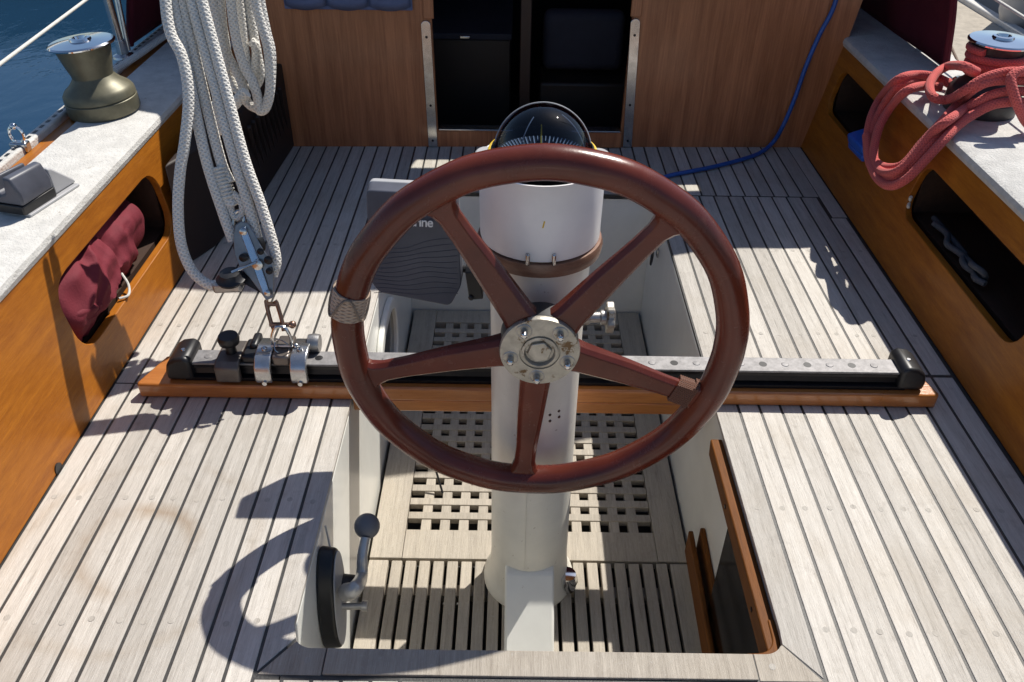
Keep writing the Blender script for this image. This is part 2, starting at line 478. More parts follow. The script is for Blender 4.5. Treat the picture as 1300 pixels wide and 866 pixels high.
# ---- cockpit deck: caulk bed with single planks
WL, WR, WA, WF = -.385, .400, .757, 2.355           # the footwell opening
mb = MB()
mb.span((-.96, -2.0, -.0115), (WL - .002, 2.74, -.0016)); mb.span((WR, -2.0, -.0115), (1.0, 2.80, -.0016))
mb.span((WL, -2.0, -.0115), (WR, WA, -.0016)); mb.span((WL, WF, -.0115), (WR, 2.77, -.0016))
deck = mb.build('deck', M_CAULK, smooth=0); tag(deck, 'teak planked cockpit deck with black caulked seams', kind='structure')
G = .0028
def plank(x0, x1, y0, y1, mat=M_DECK, name='plank', gx=G, top=0.0):
    j = random.uniform(-.0003, .0003)
    m = MB().span((x0 + gx, y0 + .002, -.010), (x1 - gx, y1 - .002, top + j))
    return m.build(name, mat, deck, origin=((x0 + x1) / 2, (y0 + y1) / 2, 0), bevel=.0011, seg=2, smooth=0)
PL = .0441
for i in range(12):
    x0 = -.911 + PL * i; x1 = x0 + PL
    if i < 11: plank(x0, x1, -1.9, 1.40)
    plank(x0, x1, 1.40, 2.30 if i > 9 else 2.74)
# the plank beside the footwell, mitred at its aft corner
def poly_plank(poly, mat=M_DECK, name='plank'):
    cx = sum(p[0] for p in poly) / len(poly); cy = sum(p[1] for p in poly) / len(poly)
    return MB().prism(poly, lambda x, y: (x, y, -.010), lambda x, y: (x, y, .0)).build(name, mat, deck, origin=(cx, cy, 0), bevel=.0011, smooth=0)
poly_plank([(-.423, -.6), (-.423, 1.398), (-.384, 1.398), (-.384, .80), (-.376, .775), (-.423, .716), (-.423, .70), (-.423, -.6)][1:6] + [(-.4232, .72)])
plank(-.426, -.382, -1.9, .704)
RB = [.4005, .447, .4925, .538, .5835, .629, .6745, .72, .765, .810, .855, .907, .957]
for i in range(12):
    x0, x1 = RB[i], RB[i + 1]
    gx = G if i < 10 else .0034
    off = .010
    if i == 0:
        poly_plank([(.3975, 1.398), (.444, 1.398), (.444, .716), (.3955, .7745), (.3975, .80)]); plank(x0, x1, -1.9, .704)
        plank(x0, x1, 1.40, 2.355); plank(x0 + off, x1 + off, 2.359, 2.80)
    elif i < 10:
        plank(x0, x1, -1.9, 1.40); plank(x0, x1, 1.40, 2.355)
        plank(x0 + off, x1 + off, 2.359, 2.80)
    else:
        plank(x0, x1, -1.9, 1.462, gx=gx); plank(x0, x1, 1.468, 2.355 if i == 10 else 2.22, gx=gx)
        if i == 10: plank(x0 + off, x1 + off, 2.359, 2.80, gx=gx)
        else: plank(x0 + .006, x1 + .006, 2.223, 2.80, gx=gx)
# ahead of the footwell: a margin board and short planks
plank(-.426, .4105, 2.357, 2.405, M_TRIM)
plank(-.47, -.426, 2.302, 2.74); plank(-.426, -.382, 2.302, 2.353)
xs = -.426
while xs < .40:
    plank(xs, min(xs + .0418, .4105), 2.407, 2.77); xs += .0418
# aft of the footwell: trim board, mitred corners, short planks
plank(-.323, .344, .709, .757, M_TRIM, 'trim_board', gx=.0012, top=.003)
def arcpts(cx, cy, r, a0, a1, n=6): return [(cx + r * math.cos(R(a0 + (a1 - a0) * k / n)), cy + r * math.sin(R(a0 + (a1 - a0) * k / n))) for k in range(n + 1)]
poly_plank([(.3455, .7105), (.443, .7105), (.3948, .7735)] + arcpts(.364, .7905, .0335, -24, -90, 7)[1:] + [(.3455, .757)], M_TRIM, 'trim_board')
poly_plank([(-.3245, .7105), (-.3245, .757)] + arcpts(-.348, .7905, .0335, -90, -140, 5) + [(-.4215, .7105)], M_TRIM, 'trim_board')
xs = -.382
while xs < .40:
    plank(xs, min(xs + .0449, .4005), -1.9, .704); xs += .0449
# wooden plugs over the fastenings
mb = MB()
for y in (1.065, .80, 1.62, 2.02):
    for i in range(24):
        x = (-.889 + PL * i) if i < 12 else (RB[i - 12] + RB[i - 11]) / 2
        if i in (11, 12) and y < .9: continue
        x += random.uniform(-.004, .004); yy = y + random.uniform(-.004, .004)
        mb.lathe([(.0055, -.006), (.0055, .00035)], 12, (x, yy, 0))
for q in ((.37, .735), (-.35, .735)): mb.lathe([(.0055, -.006), (.0055, .00035)], 12, (*q, 0))
o = mb.build('plank_plugs', M_PLUG, deck, smooth=0); o['kind'] = 'stuff'
# thin dark rings round the plugs are the gaps in their holes
# ---- footwell
ZS = -.44
mb = MB()
mb.span((WL - .03, WA, -.56), (WL, WF, -.0125)); mb.span((WR, WA, -.56), (WR + .03, WF, -.0125))
mb.span((WL - .03, WF, -.56), (WR + .03, WF + .03, -.0125)); mb.span((WL - .03, WA - .05, -.56), (WR + .03, WA - .002, -.0125))
mb.span((WL - .03, WA - .05, -.60), (WR + .03, WF + .03, -.555))
foot = mb.build('footwell', M_WHITE, bevel=.006); tag(foot, 'white moulded footwell sunk into the cockpit', kind='structure')
MB().span((WL + .001, WA, -.5545), (WR - .001, WF - .001, -.535)).build('bilge_pan', plain('dark_bilge', (.05, .048, .044), .7, nscale=12), foot)

# ---- side coamings
def coaming(name, sg, xb, xt, zt, holes, capw, y0, y1, label):
    def fn(u, v, s):
        x = xb + (xt - xb) * v / zt
        return (x + sg * .018 * s, u, v)
    hs = [rrect(*h) for h in holes]
    ob = panel(name, [(y0, .001), (y1, .001), (y1, zt), (y0, zt)], hs, fn, M_TEAK, bevel=.002)
    tag(ob, label, kind='structure')
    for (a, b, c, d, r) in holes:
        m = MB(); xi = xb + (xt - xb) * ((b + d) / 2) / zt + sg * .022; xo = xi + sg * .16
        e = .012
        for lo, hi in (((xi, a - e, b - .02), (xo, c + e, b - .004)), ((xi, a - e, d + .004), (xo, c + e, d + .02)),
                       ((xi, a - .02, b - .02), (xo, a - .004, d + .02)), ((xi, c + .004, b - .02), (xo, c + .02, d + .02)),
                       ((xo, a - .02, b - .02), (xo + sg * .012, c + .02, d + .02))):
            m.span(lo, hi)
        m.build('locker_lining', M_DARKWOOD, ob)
    m = MB()                                                    # painted cap with a rounded inner nosing
    prof = [(xt - sg * .004, zt - .012), (xt - sg * .008, zt), (xt - sg * .005, zt + .011), (xt + sg * .004, zt + .016), (xt + sg * capw, zt + .016), (xt + sg * capw, zt - .012)]
    m.prism(prof, lambda x, z: (x, y0, z), lambda x, z: (x, y1, z))
    m.build('cap', M_CAP, ob, smooth=30)
    return ob
cl = coaming('coaming_left', -1, -.911, -.955, .345, [(1.36, .105, 1.915, .272, .06)], .185, -1.95, 4.2,
             'varnished teak side coaming with white painted cap, water side')
cr = coaming('coaming_right', 1, .962, 1.028, .362, [(1.365, .145, 1.985, .285, .05), (2.335, .158, 2.685, .297, .05)], .27, -1.95, 4.2,
             'varnished teak side coaming with white painted cap, pontoon side')
# drain notch at the foot of the left coaming
p = P(78, 598, z=.0)
MB().lathe([(.012, -.003), (.012, .0045)], 16, (-.9145, p.y, .006), Matrix.Rotation(R(90), 3, 'Y')).build('drain_hole', M_BLACK, cl)
# outer rail along the left edge
rail = MB().span((-1.185, -1.9, .335), (-1.141, 3.6, .352)).build('rail_board', M_TEAK, cl, bevel=.003)
# ---- cabin bulkhead with the companionway
def by(x): return 2.715 + .03 * x
OPL, OPR, SILL, TOPZ = -.304, .324, .055, .53
def fb(u, v, s): return (u, by(u) + .025 * s, v)
bulk = panel('cabin_bulkhead', [(-.935, .0), (.985, .0), (1.052, TOPZ - .03), (OPR + .006, TOPZ), (OPR, SILL), (OPL, SILL), (OPL - .006, TOPZ), (-.985, TOPZ - .03)], [], fb, M_BULK)
tag(bulk, 'brown veneered cabin bulkhead with open companionway', kind='structure')
for xa, za, xb_ in ((-.327, .42, -.322), (.338, .43, .351)):
    w2 = .0155
    poly = [(xb_ - w2, .003), (xb_ + w2, .003), (xa + w2, za - .012)] + [(xa + w2 * math.cos(R(a)), za - .012 + w2 * math.sin(R(a))) for a in range(20, 180, 20)] + [(xa - w2, za - .012)]
    st_ = MB().prism(poly, lambda u, v: (u, by(u) - .008, v), lambda u, v: (u, by(u) - .001, v)).build('guide_strip', M_STEEL, bulk, bevel=.001)
    m = MB()
    for q in (.05, .36, .92):
        xq = xb_ + (xa - xb_) * q; m.lathe([(.0045, 0), (.0035, .002)], 10, (xq, by(xq) - .0078, .005 + q * (za - .02)), Matrix.Rotation(R(90), 3, 'X'))
    m.build('screws', M_BLKMET, st_)
MB().span((OPL - .004, by(0) - .006, .003), (OPR + .004, by(0) - .0002, SILL + .004)).build('sill_board', M_BULK, bulk, bevel=.002)
MB().span((OPL + .004, by(0) - .012, SILL + .005), (OPR - .004, by(0) + .03, SILL + .010)).build('sill_strip', M_STEEL, bulk, bevel=.001)
MB().span((OPL - .03, by(-.3) - .010, .43), (OPL + .004, by(-.3) - .0015, TOPZ)).build('jamb', M_BULK, bulk, bevel=.002)
MB().span((OPR - .004, by(.3) - .010, .44), (OPR + .03, by(.3) - .0015, TOPZ)).build('jamb', M_BULK, bulk, bevel=.002)
# ---- cabin: lining, roof with the hatch slid open
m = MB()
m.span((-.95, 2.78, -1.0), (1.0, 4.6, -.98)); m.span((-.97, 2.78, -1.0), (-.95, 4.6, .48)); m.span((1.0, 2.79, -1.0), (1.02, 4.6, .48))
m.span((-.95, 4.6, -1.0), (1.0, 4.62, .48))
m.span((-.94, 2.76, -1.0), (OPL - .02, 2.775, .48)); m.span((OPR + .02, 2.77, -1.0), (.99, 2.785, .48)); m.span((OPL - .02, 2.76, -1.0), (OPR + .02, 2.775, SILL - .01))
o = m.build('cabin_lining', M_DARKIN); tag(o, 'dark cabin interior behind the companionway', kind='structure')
m = MB()
m.span((-.98, 2.75, .485), (-.34, 4.65, .52)); m.span((.36, 2.75, .49), (1.05, 4.65, .515)); m.span((-.34, 3.35, .49), (.36, 4.65, .52))
o = m.build('cabin_roof', M_WHITE, bevel=.01); tag(o, 'white cabin roof with sliding hatch open', kind='structure')
# ---- pontoon on the right
m = MB().span((1.62, -4, -.95), (3.02, 26, -.30))
o = m.build('pontoon', M_DOCK, bevel=.02); tag(o, 'pale concrete pontoon alongside', kind='structure')
MB().span((3.024, -4, -.42), (3.09, 26, -.275)).build('edge_board', M_CAPEDGE, o, bevel=.01)

# ================================================================ THINGS
# ---- gratings in the footwell
g = thing('floor_grating', 'teak lattice grating on the footwell floor around the pedestal', 'grating', (0, 1.8, ZS - .03))
gx0, gx1, gy0, gy1 = WL + .010, WR - .008, 1.289, WF - .008
bx0, bx1 = -.297, .318
def gpart(name, a, b, bev=.0015): return MB().span(a, b).build(name, M_GRATE, g, origin=[(a[i] + b[i]) / 2 for i in range(3)], bevel=bev, smooth=0)
gpart('side_board', (gx0, gy0, ZS - .03), (bx0 - .001, gy1, ZS)); gpart('side_board', (bx1 + .001, gy0, ZS - .03), (gx1, gy1, ZS))
gpart('end_board', (bx0, gy0, ZS - .03), (bx1, 1.378, ZS - .0008)); gpart('end_board', (bx0, gy1 - .07, ZS - .03), (bx1, gy1, ZS - .0008))
pit = (bx1 - bx0) / 13
for i in range(1, 13):
    x = bx0 + pit * i; gpart('bar', (x - pit * .26, 1.379, ZS - .026), (x + pit * .26, gy1 - .071, ZS - .004))
yy = 1.378; pr = .0452; n = int((gy1 - .07 - yy) / pr)
pr = (gy1 - .07 - yy) / n
for j in range(1, n):
    y = yy + pr * j; gpart('cross_bar', (bx0 + .0005, y - pr * .24, ZS - .020), (bx1 - .0005, y + pr * .24, ZS - .0012))
g = thing('slatted_grating', 'teak slatted floor panel at the aft end of the footwell', 'grating', (0, 1.0, ZS - .03))
def slat(x0, x1): MB().span((x0, WA + .006, ZS - .022), (x1, 1.282, ZS + random.uniform(-.001, .001))).build('slat', M_GRATE, g, origin=((x0 + x1) / 2, 1.02, ZS - .01), bevel=.002, smooth=0)
slat(gx0, gx0 + .047)
x = gx0 + .047 + .0075
while x + .026 < gx1 - .05: slat(x, x + .0255); x += .0333
slat(x, gx1)
for y in (.84, 1.02, 1.2): MB().span((gx0, y, ZS - .045), (gx1, y + .03, ZS - .0235)).build('cleat_batten', M_GRATE, g)

# ---- steering pedestal
PX, PY = .006, 1.245
LEAN = .036
def leanmb(m):
    for v in m.v: v.y += LEAN * (v.z - ZS)
    return m
ped = thing('steering_pedestal', 'white steering pedestal rising from the slatted footwell floor', 'pedestal', (PX, PY, ZS))
m = MB().lathe([(.104, ZS), (.104, ZS + .012), (.098, ZS + .022), (.0895, ZS + .05), (.0865, ZS + .09), (.0855, .05), (.0865, .28), (.0885, .36), (.093, .425)], 48, (PX, PY, 0))
col_ = leanmb(m).build('column', M_PED, ped, smooth=50)
m = MB()
for dx, dz in ((.028, .115), (.045, .118), (.0285, .10), (.046, .103)): m.ball((PX + dx, PY + LEAN * (dz - ZS) - math.sqrt(.0860 ** 2 - dx ** 2) + .001, dz), .0032, 8, 6)
m.build('screw_holes', plain('brown_hole', (.09, .05, .03), .7), col_)
BY = PY + LEAN * (.52 - ZS)                             # the binnacle's own centre
MB().lathe([(.098, .424), (.109, .429), (.111, .443), (.108, .453), (.09, .455)], 48, (PX, BY, 0)).build('ring', M_RINGW, ped, smooth=30)
m = MB().lathe([(.1035, .456), (.1045, .462), (.1055, .588), (.1048, .593), (.1015, .593), (.1005, .588), (.1005, .55), (.02, .55)], 56, (PX, BY, 0), capt=True)
bin_ = m.build('binnacle', M_BINN, ped, smooth=40)
for dx in (-.022, .021):
    MB().span((PX + dx - .0035, BY - .108, .450), (PX + dx + .0035, BY - .098, .473)).build('clip', M_STEEL, bin_, bevel=.003)
MB().box((PX + .002, BY - .1048, .527), (.0022, .002, .012), Euler((0, R(12), 0))).build('paint_mark', M_YELLOW, bin_)
# sloping cover box running aft along the floor
m = MB()
m.prism([(1.20, ZS - .075), (.955, ZS - .075), (.957, ZS - .065), (1.158, ZS + .116), (1.20, ZS + .116)], lambda u, v: (PX - .054, u, v), lambda u, v: (PX + .054, u, v))
m.build('cable_cover', M_WHITE, ped, bevel=.006)
m = MB().lathe([(.0, 0), (.022, .004), (.026, .03), (.02, .05), (.0, .052)], 20, (PX + .088, PY - .035, ZS), capb=False, capt=False)
m.build('foot_bolt', M_CHROME, ped)
MB().tube([(PX - .012, PY + LEAN * (z - ZS) - .0862, z) for z in (ZS + .12, -.2, -.05, .05)], .0012, 6).build('seam', M_PED, col_)
# friction knob on the right
kp = P(770, 403, y=PY - .02); kx = PX + .082
m = MB(); ry = Matrix.Rotation(R(90), 3, 'Y')
m.lathe([(.013, 0), (.013, .010), (.010, .012), (.010, kp.x - kx - .012), (.014, kp.x - kx - .010), (.014, kp.x - kx)], 20, (kx, kp.y, kp.z), ry)
kn = m.build('knob_shaft', M_ALU, ped)
prof = []
for k in range(40):
    a = 2 * math.pi * k / 40; rr = .0255 + .003 * math.cos(6 * a); prof.append((rr * math.cos(a), rr * math.sin(a)))
MB().prism(prof, lambda u, v: (kp.x - .001, kp.y + u, kp.z + v), lambda u, v: (kp.x + .013, kp.y + u, kp.z + v)).build('friction_knob', M_HUB, ped, bevel=.002)

# ---- compass in the binnacle
CZ = .603
cmp_ = thing('ship_compass', 'domed black ship compass with yellow lubber line in the white binnacle', 'compass', (PX, BY, .56))
MB().lathe([(.1003, .5915), (.0995, .586), (.0990, .560), (.086, .558), (.084, .585), (.0845, .590)], 56, (PX, BY, 0), capb=False, capt=False).build('recess_shade', M_BLACK, cmp_, smooth=40)  # black liner: shade inside the binnacle rim put into the colour
for sx in (-1, 1):
    lug = [(.030 * math.cos(R(a)), .030 * math.sin(R(a))) for a in range(0, 360, 18)]
    lg = MB().prism(lug, lambda u, v: (PX + sx * (.094 + u * .62), BY + v, .594), lambda u, v: (PX + sx * (.094 + u * .6), BY + v * .95, .602)).build('lug', M_LTGREY, cmp_, bevel=.003)
    MB().lathe([(.006, 0), (.005, .002)], 12, (PX + sx * .100, BY - .006, .602)).build('lug_screw', M_BLKMET, lg)
MB().lathe([(.0835, .590), (.0855, .602), (.0845, .613), (.0815, .615), (.0805, .603)], 56, (PX, BY, 0), capb=False, capt=False).build('bezel', M_BLACK, cmp_, smooth=40)
for sx in (-1, 1):
    MB().tube([(PX + sx * .0862 * math.cos(R(a)), BY + .0862 * math.sin(R(a)), .606) for a in range(-26, 27, 4)], .0045, 8).build('yellow_seal', M_YELLOW, cmp_)
prof = [(.0798 * math.cos(R(a)), CZ + .0798 * math.sin(R(a))) for a in range(-5, 90, 5)]
MB().lathe(prof, 56, (PX, BY, 0), capb=False, capt=True).build('dome', M_DOME, cmp_, smooth=60)
card = MB().lathe([(.0785, .575), (.0785, .6015), (.0745, .6015), (.058, .589), (.056, .588), (.002, .588)], 56, (PX, BY, 0)).build('card', M_CARD, cmp_, smooth=30)
for k in range(64):
    a = 2 * math.pi * (k + .0) / 64 + math.pi / 2; r0, r1 = (.0605, .0735) if k % 2 == 0 else (.066, .0735)
    mk = [Vector((PX + r * math.cos(a), BY + r * math.sin(a), .5925 + (r - .0605) * .74)) for r in (r0, r1)]
    MB().tube(mk, .0011 if k % 2 == 0 else .0008, 5).build('degree_mark', M_TICK, card, smooth=0)
MB().tube([(PX - .001, BY + .058, .592), (PX - .001, BY + .0725, .604), (PX - .001, BY + .073, .622)], [.0018, .0014, .0008], 6).build('lubber_line', M_YELLOW, cmp_)
V_ = Vector((0, math.sin(R(22)), math.cos(R(22))))
MB().tube([Vector((PX, BY, CZ)) + .0803 * (X_ * math.cos(R(a)) + V_ * math.sin(R(a))) for X_ in (Vector((1, 0, 0)),) for a in range(12, 169, 6)], .0012, 6).build('guard_hoop', M_LTGREY, cmp_)
for ang in (-32, 62):
    a = R(ang); pts = []
    for k in range(0, 13):
        t_ = R(4 + 62 * k / 12)
        pts.append((PX + .0780 * math.cos(t_) * math.sin(a), BY - .0780 * math.cos(t_) * math.cos(a), CZ + .0780 * math.sin(t_)))
    MB().tube(pts, .0009, 6).build('meridian_wire', M_LTGREY, cmp_)

# ---- chart plotter with its cover
def pp(px, py, y=1.315): return P(px, py, y=y)
c0 = pp(525, 305)
plo = thing('chart_plotter', 'dark grey covered chart plotter on a bracket left of the pedestal', 'plotter', (c0.x, c0.y, c0.z - .1))
ci = [pp(463, 243), pp(580, 249), pp(588, 352), pp(574, 375), pp(484, 360), pp(472, 347)]
def cover_poly(pts, r=.010):
    out = []
    n = len(pts)
    for i in range(n):
        a, b, c = Vector(pts[i - 1]), Vector(pts[i]), Vector(pts[(i + 1) % n])
        u = (a - b).normalized(); v = (c - b).normalized()
        for k in range(5):
            t_ = k / 4; out.append(((1 - t_) ** 2) * (b + u * r) + 2 * t_ * (1 - t_) * b + t_ * t_ * (b + v * r))
    return out
pl2 = cover_poly([(q.x, q.z) for q in [Vector((p_.x, 0, p_.z)) for p_ in ci]] and [Vector((p_.x, p_.z)) for p_ in ci])
lean = .22
def fpl(y0, ins=0): 
    def fn(u, v):
        cx, cz = c0.x, c0.z
        return (cx + (u - cx) * (1 - ins), y0 + (v - cz) * lean, cz + (v - cz) * (1 - ins))
    return fn
m = MB().prism([tuple(q) for q in pl2], fpl(1.335, 0), fpl(1.302, .015)); cover = m.build('cover', M_GREYPL, plo, bevel=.002, seg=2)
m = MB().prism([tuple(q) for q in pl2], fpl(1.352, .012), fpl(1.336, -.006)); m.build('case', M_LTGREY, plo, bevel=.002)
# moulded wave ribs on the cover
M_RIB = plain('cover_rib', (.078, .083, .106), .5)
zlo = pp(520, 360).z; zhi = pp(520, 303).z
for k in range(11):
    pts = []
    zb = zlo + (zhi - zlo) * k / 10.5
    for i in range(25):
        s_ = i / 24; x = c0.x - .075 + .155 * s_
        z = zb + .010 * (k / 10) * math.tanh((s_ - .5) * 7) + .002 * math.sin(s_ * 9 + k * .6)
        pts.append((x, 1.3015 + (z - c0.z) * lean, z))
    MB().tube(pts, .0006, 6).build('rib', M_RIB, cover)
fc = bpy.data.curves.new('word', 'FONT'); fc.body = 'Raymarine'; fc.size = .0235; fc.space_character = .90; fc.offset = .0003; fc.extrude = .0012; fc.align_x = 'RIGHT'
fo = bpy.data.objects.new('word', fc); COL.objects.link(fo)
bpy.context.view_layer.update()
dg = bpy.context.evaluated_depsgraph_get(); me = bpy.data.meshes.new_from_object(fo.evaluated_get(dg))
bpy.data.objects.remove(fo)
lo = bpy.data.objects.new('lettering', me); COL.objects.link(lo); me.materials.clear(); me.materials.append(M_TICK)
tp = pp(551, 283)
lo.parent = cover; WORLD_LOC[lo.name] = Vector(tp)
lo.location = Vector((tp.x, 1.2915 + (tp.z - c0.z) * lean, tp.z)) - WORLD_LOC[cover.name]; lo.rotation_euler = (R(90) - math.atan(lean), R(3), 0)
m = MB(); b0 = pp(586, 340, 1.33)
m.tube([b0 - Vector((.02, 0, 0)), b0 + Vector((.035, -.01, 0))], .007, 10); m.box((b0.x + .026, 1.30, b0.z - .005), (.026, .05, .06), Euler((0, R(-6), 0)))
m.ball((b0.x + .02, 1.275, b0.z - .03), .006, 8, 6)
m.build('bracket', M_BLACK, plo, bevel=.004)
m = MB().tube([(b0.x + .035, 1.30, b0.z), (PX - .06, 1.275, b0.z + .0)], .010, 10); m.build('bracket_arm', M_BLACK, plo)

# ---- steering wheel
M_LEATHER = braid('brown_leather_cord', (.20, .085, .05), (.10, .04, .025), 5, 150, .0008, .4)
WC = Vector((.0060, 1.12, .3344)); WR_, WT = .3209, .0272; lean = .0195
U = Vector((0, math.sin(lean), math.cos(lean))); N = Vector((0, -math.cos(lean), math.sin(lean))); X = Vector((1, 0, 0))
def wp(a, r, d=0): return WC + X * (r * math.cos(a)) + U * (r * math.sin(a)) + N * d
whl = thing('helm', 'five spoked steering wheel with reddish brown rim mounted on the pedestal', 'wheel', (WC.x, WC.y, WC.z))
m = MB(); m.tube([wp(2 * math.pi * k / 120, WR_ + .0006 * math.sin(k * .9)) for k in range(120)], WT, 24, closed=True)
m.build('rim', M_WHEEL, whl, smooth=60)
ROT = R(-4.0)
HD = .028                                                   # hub stands proud towards the helmsman
spokes = []
for k in range(5):
    a = ROT + R(-90 + 72 * k); T = X * -math.sin(a) + U * math.cos(a)
    secs = []
    for r_, hw, d0, d1 in ((.045, .031, -.012, HD - .004), (.075, .0265, -.013, HD - .008), (.16, .0235, -.013, .012), (.235, .0195, -.012, .010), (.272, .0195, -.012, .010), (.289, .0235, -.013, .012), (.301, .033, -.013, .013), (.311, .043, -.010, .010)):
        ch = .006
        prof = [(-hw, d0 + ch), (-hw + ch, d0), (hw - ch, d0), (hw, d0 + ch), (hw, d1 - ch * 1.3), (hw - ch * 1.3, d1), (-hw + ch * 1.3, d1), (-hw, d1 - ch * 1.3)]
        secs.append([wp(a, r_, d) + T * q for q, d in prof])
    vs = [v for s_ in secs for v in s_]; fs = []
    for i in range(len(secs) - 1):
        for j in range(8): fs.append((i * 8 + j, i * 8 + (j + 1) % 8, (i + 1) * 8 + (j + 1) % 8, (i + 1) * 8 + j))
    fs.append(list(range(8))[::-1]); fs.append([(len(secs) - 1) * 8 + j for j in range(8)])
    sp = MB().add(vs, fs).build('spoke', M_WHEEL, whl, smooth=25, bevel=.0015)
    spokes.append(sp)
    if k == 1:                                              # cord whipping on the low right spoke
        m = MB()
        for i in range(9):
            r_ = .258 + i * .0042; hw = .022 + (.004 if i > 6 else 0)
            loop = [wp(a, r_ + .004 * math.sin(q * 1.3), d) + T * s_ for q, (s_, d) in enumerate(((-hw, -.013), (hw, -.013), (hw + .001, .0), (hw - .004, .0125), (-hw + .004, .0125), (-hw - .001, 0)))]
            m.tube(loop, .0026, 6, closed=True)
        m.build('whipping', M_LEATHER, sp)
rh = Matrix((X, U, N)).transposed()
hub = MB().lathe([(.058, -.03), (.066, -.022), (.066, HD - .010), (.060, HD - .006)], 48, WC, rh).build('hub', M_DRUM, whl, smooth=40)
pl_ = MB().lathe([(.0665, HD - .008), (.0672, HD - .003), (.0655, HD + .002), (.034, HD + .003), (.0335, HD + .0005), (.031, HD + .0005), (.0305, HD + .004), (.026, HD + .005), (.0235, HD - .002), (.0225, HD - .002)], 56, WC, rh, capt=True).build('hub_plate', M_HUB, hub, smooth=40)
hexp = [(.0215 * math.cos(R(60 * k + 12)), .0215 * math.sin(R(60 * k + 12))) for k in range(6)]
MB().prism(hexp, lambda u, v: WC + X * u * .98 + U * v * .98 + N * (HD - .004), lambda u, v: WC + X * u + U * v + N * (HD + .003)).build('centre_nut', M_HUB, hub, bevel=.002)
bolt_me = None
for k in range(5):
    a = ROT + R(-90 + 72 * k); c = wp(a, .050, HD + .001)
    m = MB().lathe([(.0135, 0), (.0135, .0018), (.0125, .0024), (.0115, .0022), (.0112, .0006)], 24, c, rh)
    w_ = m.build('washer', M_ALU, hub)
    m = MB().tube([c + N * .0, c + N * .013, c + N * .0165, c + N * .018], [.0062, .0062, .0054, .0030], 14)
    m.build('stud', M_STEEL, hub, smooth=30)
MB().lathe([(.021, 0), (.021, .07)], 20, WC - N * .10, rh).build('shaft', M_ALU, whl)
# turk's head knot on the left of the rim
ak = math.pi - R(13.5)
m = MB(); span_ = .044
for s_ in range(10):
    pts = []
    for i in range(121):
        q = i / 120; th = 2 * math.pi * q + s_ * 2 * math.pi / 10
        al = (span_ / 2) / WR_ * math.sin(2 * math.pi * q * 3 + s_ * 1.885)
        ra = WT + .0030 + .0011 * math.cos(2 * math.pi * q * 9 + s_ * math.pi)
        pts.append(wp(ak + al, WR_ + ra * math.cos(th), ra * math.sin(th)))
    m.tube(pts, .0019, 6)
pts = [wp(ak + (q - .5) * span_ * 1.05 / WR_, WR_) for q in np.linspace(0, 1, 12)]
m.tube(pts, WT + .0026, 24)
m.build('turks_head_knot', M_CORD, whl, smooth=60)

# ---- mainsheet traveller on its beam
trv = thing('mainsheet_traveler', 'long black and silver traveller track on a varnished beam across the cockpit', 'traveller', (0, 1.40, 0))
bp = [(-.835, 1.352), (.868, 1.352), (.872, 1.362), (.846, 1.455), (-.806, 1.455), (-.838, 1.362)]
MB().prism(bp, lambda x, y: (x, y, .0008), lambda x, y: (x, y, .036)).build('base_board', M_BEAM, trv, bevel=.005, seg=3)
MB().span((WL + .004, 1.354, -.030), (WR - .004, 1.452, .0004)).build('bridge_beam', M_BEAM, trv, bevel=.003)
T0, T1 = -.735, .800
m = MB()
prof = [(1.368, .037), (1.434, .037), (1.434, .045), (1.420, .048), (1.416, .062), (1.424, .065), (1.424, .0715), (1.376, .0715), (1.376, .065), (1.384, .062), (1.380, .048), (1.368, .045)]
m.prism(prof, lambda y, z: (T0, y, z), lambda y, z: (T1, y, z)); trk = m.build('track', M_BLKMET, trv, smooth=20)
M_TRACK = plain('dull_track_alloy', (.30, .29, .29), .62, .4, nscale=70, nvar=.35, bump=.0004, bscale=250)
MB().span((T0, 1.3765, .072), (T1, 1.4235, .0772)).build('track_top', M_TRACK, trv, bevel=.001)
x = T0 + .045; k = 0
while x < T1 - .02:
    m = MB()
    if k % 2: m.lathe([(.0085, 0), (.0085, .0006)], 14, (x, 1.400, .0769)); m.build('pin_hole', M_BLACK, trv)
    else: m.lathe([(.0085, 0), (.007, .0014), (.003, .002)], 14, (x, 1.400, .0769)); m.build('screw', M_TRACK, trv)
    x += .0475; k += 1
for sx, xe in ((-1, T0), (1, T1)):
    m = MB(); poly = [(0, .037), (0, .086), (.012, .096), (.034, .092), (.052, .080), (.058, .056), (.056, .037)]
    m.prism(poly, lambda u, z: (xe - sx * .018 + sx * u, 1.366, z), lambda u, z: (xe - sx * .018 + sx * u, 1.446, z))
    e = m.build('end_cap', M_BLACK, trv, bevel=.012, seg=4, smooth=50)
    MB().lathe([(.005, 0), (.004, .002)], 10, (xe + sx * .004, 1.40, .0945)).build('cap_screw', M_STEEL, e)
M_PLATE = plain('polished_plate', (.60, .60, .60), .24, .9, nscale=40, nvar=.25, rvar=.2)
# adjustable stop with its pull knob
sp_ = thing('track_stop', 'grey traveller stop with black pull knob at the left end of the track', 'track stop', (-.635, 1.405, .0915))
m = MB().prism([(1.352, .044), (1.352, .094), (1.366, .104), (1.440, .104), (1.452, .094), (1.452, .044), (1.440, .044), (1.440, .0925), (1.368, .0925), (1.368, .044)], lambda y, z: (-.664, y, z), lambda y, z: (-.612, y, z))
m.drop().build('stop_body', plain('brown_grey_metal', (.16, .14, .125), .45, .5, nscale=30, nvar=.3), sp_, bevel=.004)
MB().lathe([(.012, .104), (.010, .120), (.021, .128), (.023, .140), (.020, .147), (.0, .148)], 24, (-.637, 1.400, 0), capt=False).drop().build('pull_knob', M_BLACK, sp_, smooth=50)
MB().span((-.611, 1.372, .093), (-.575, 1.44, .113)).drop().build('rubber_buffer', M_BLACK, sp_, bevel=.007, seg=3)
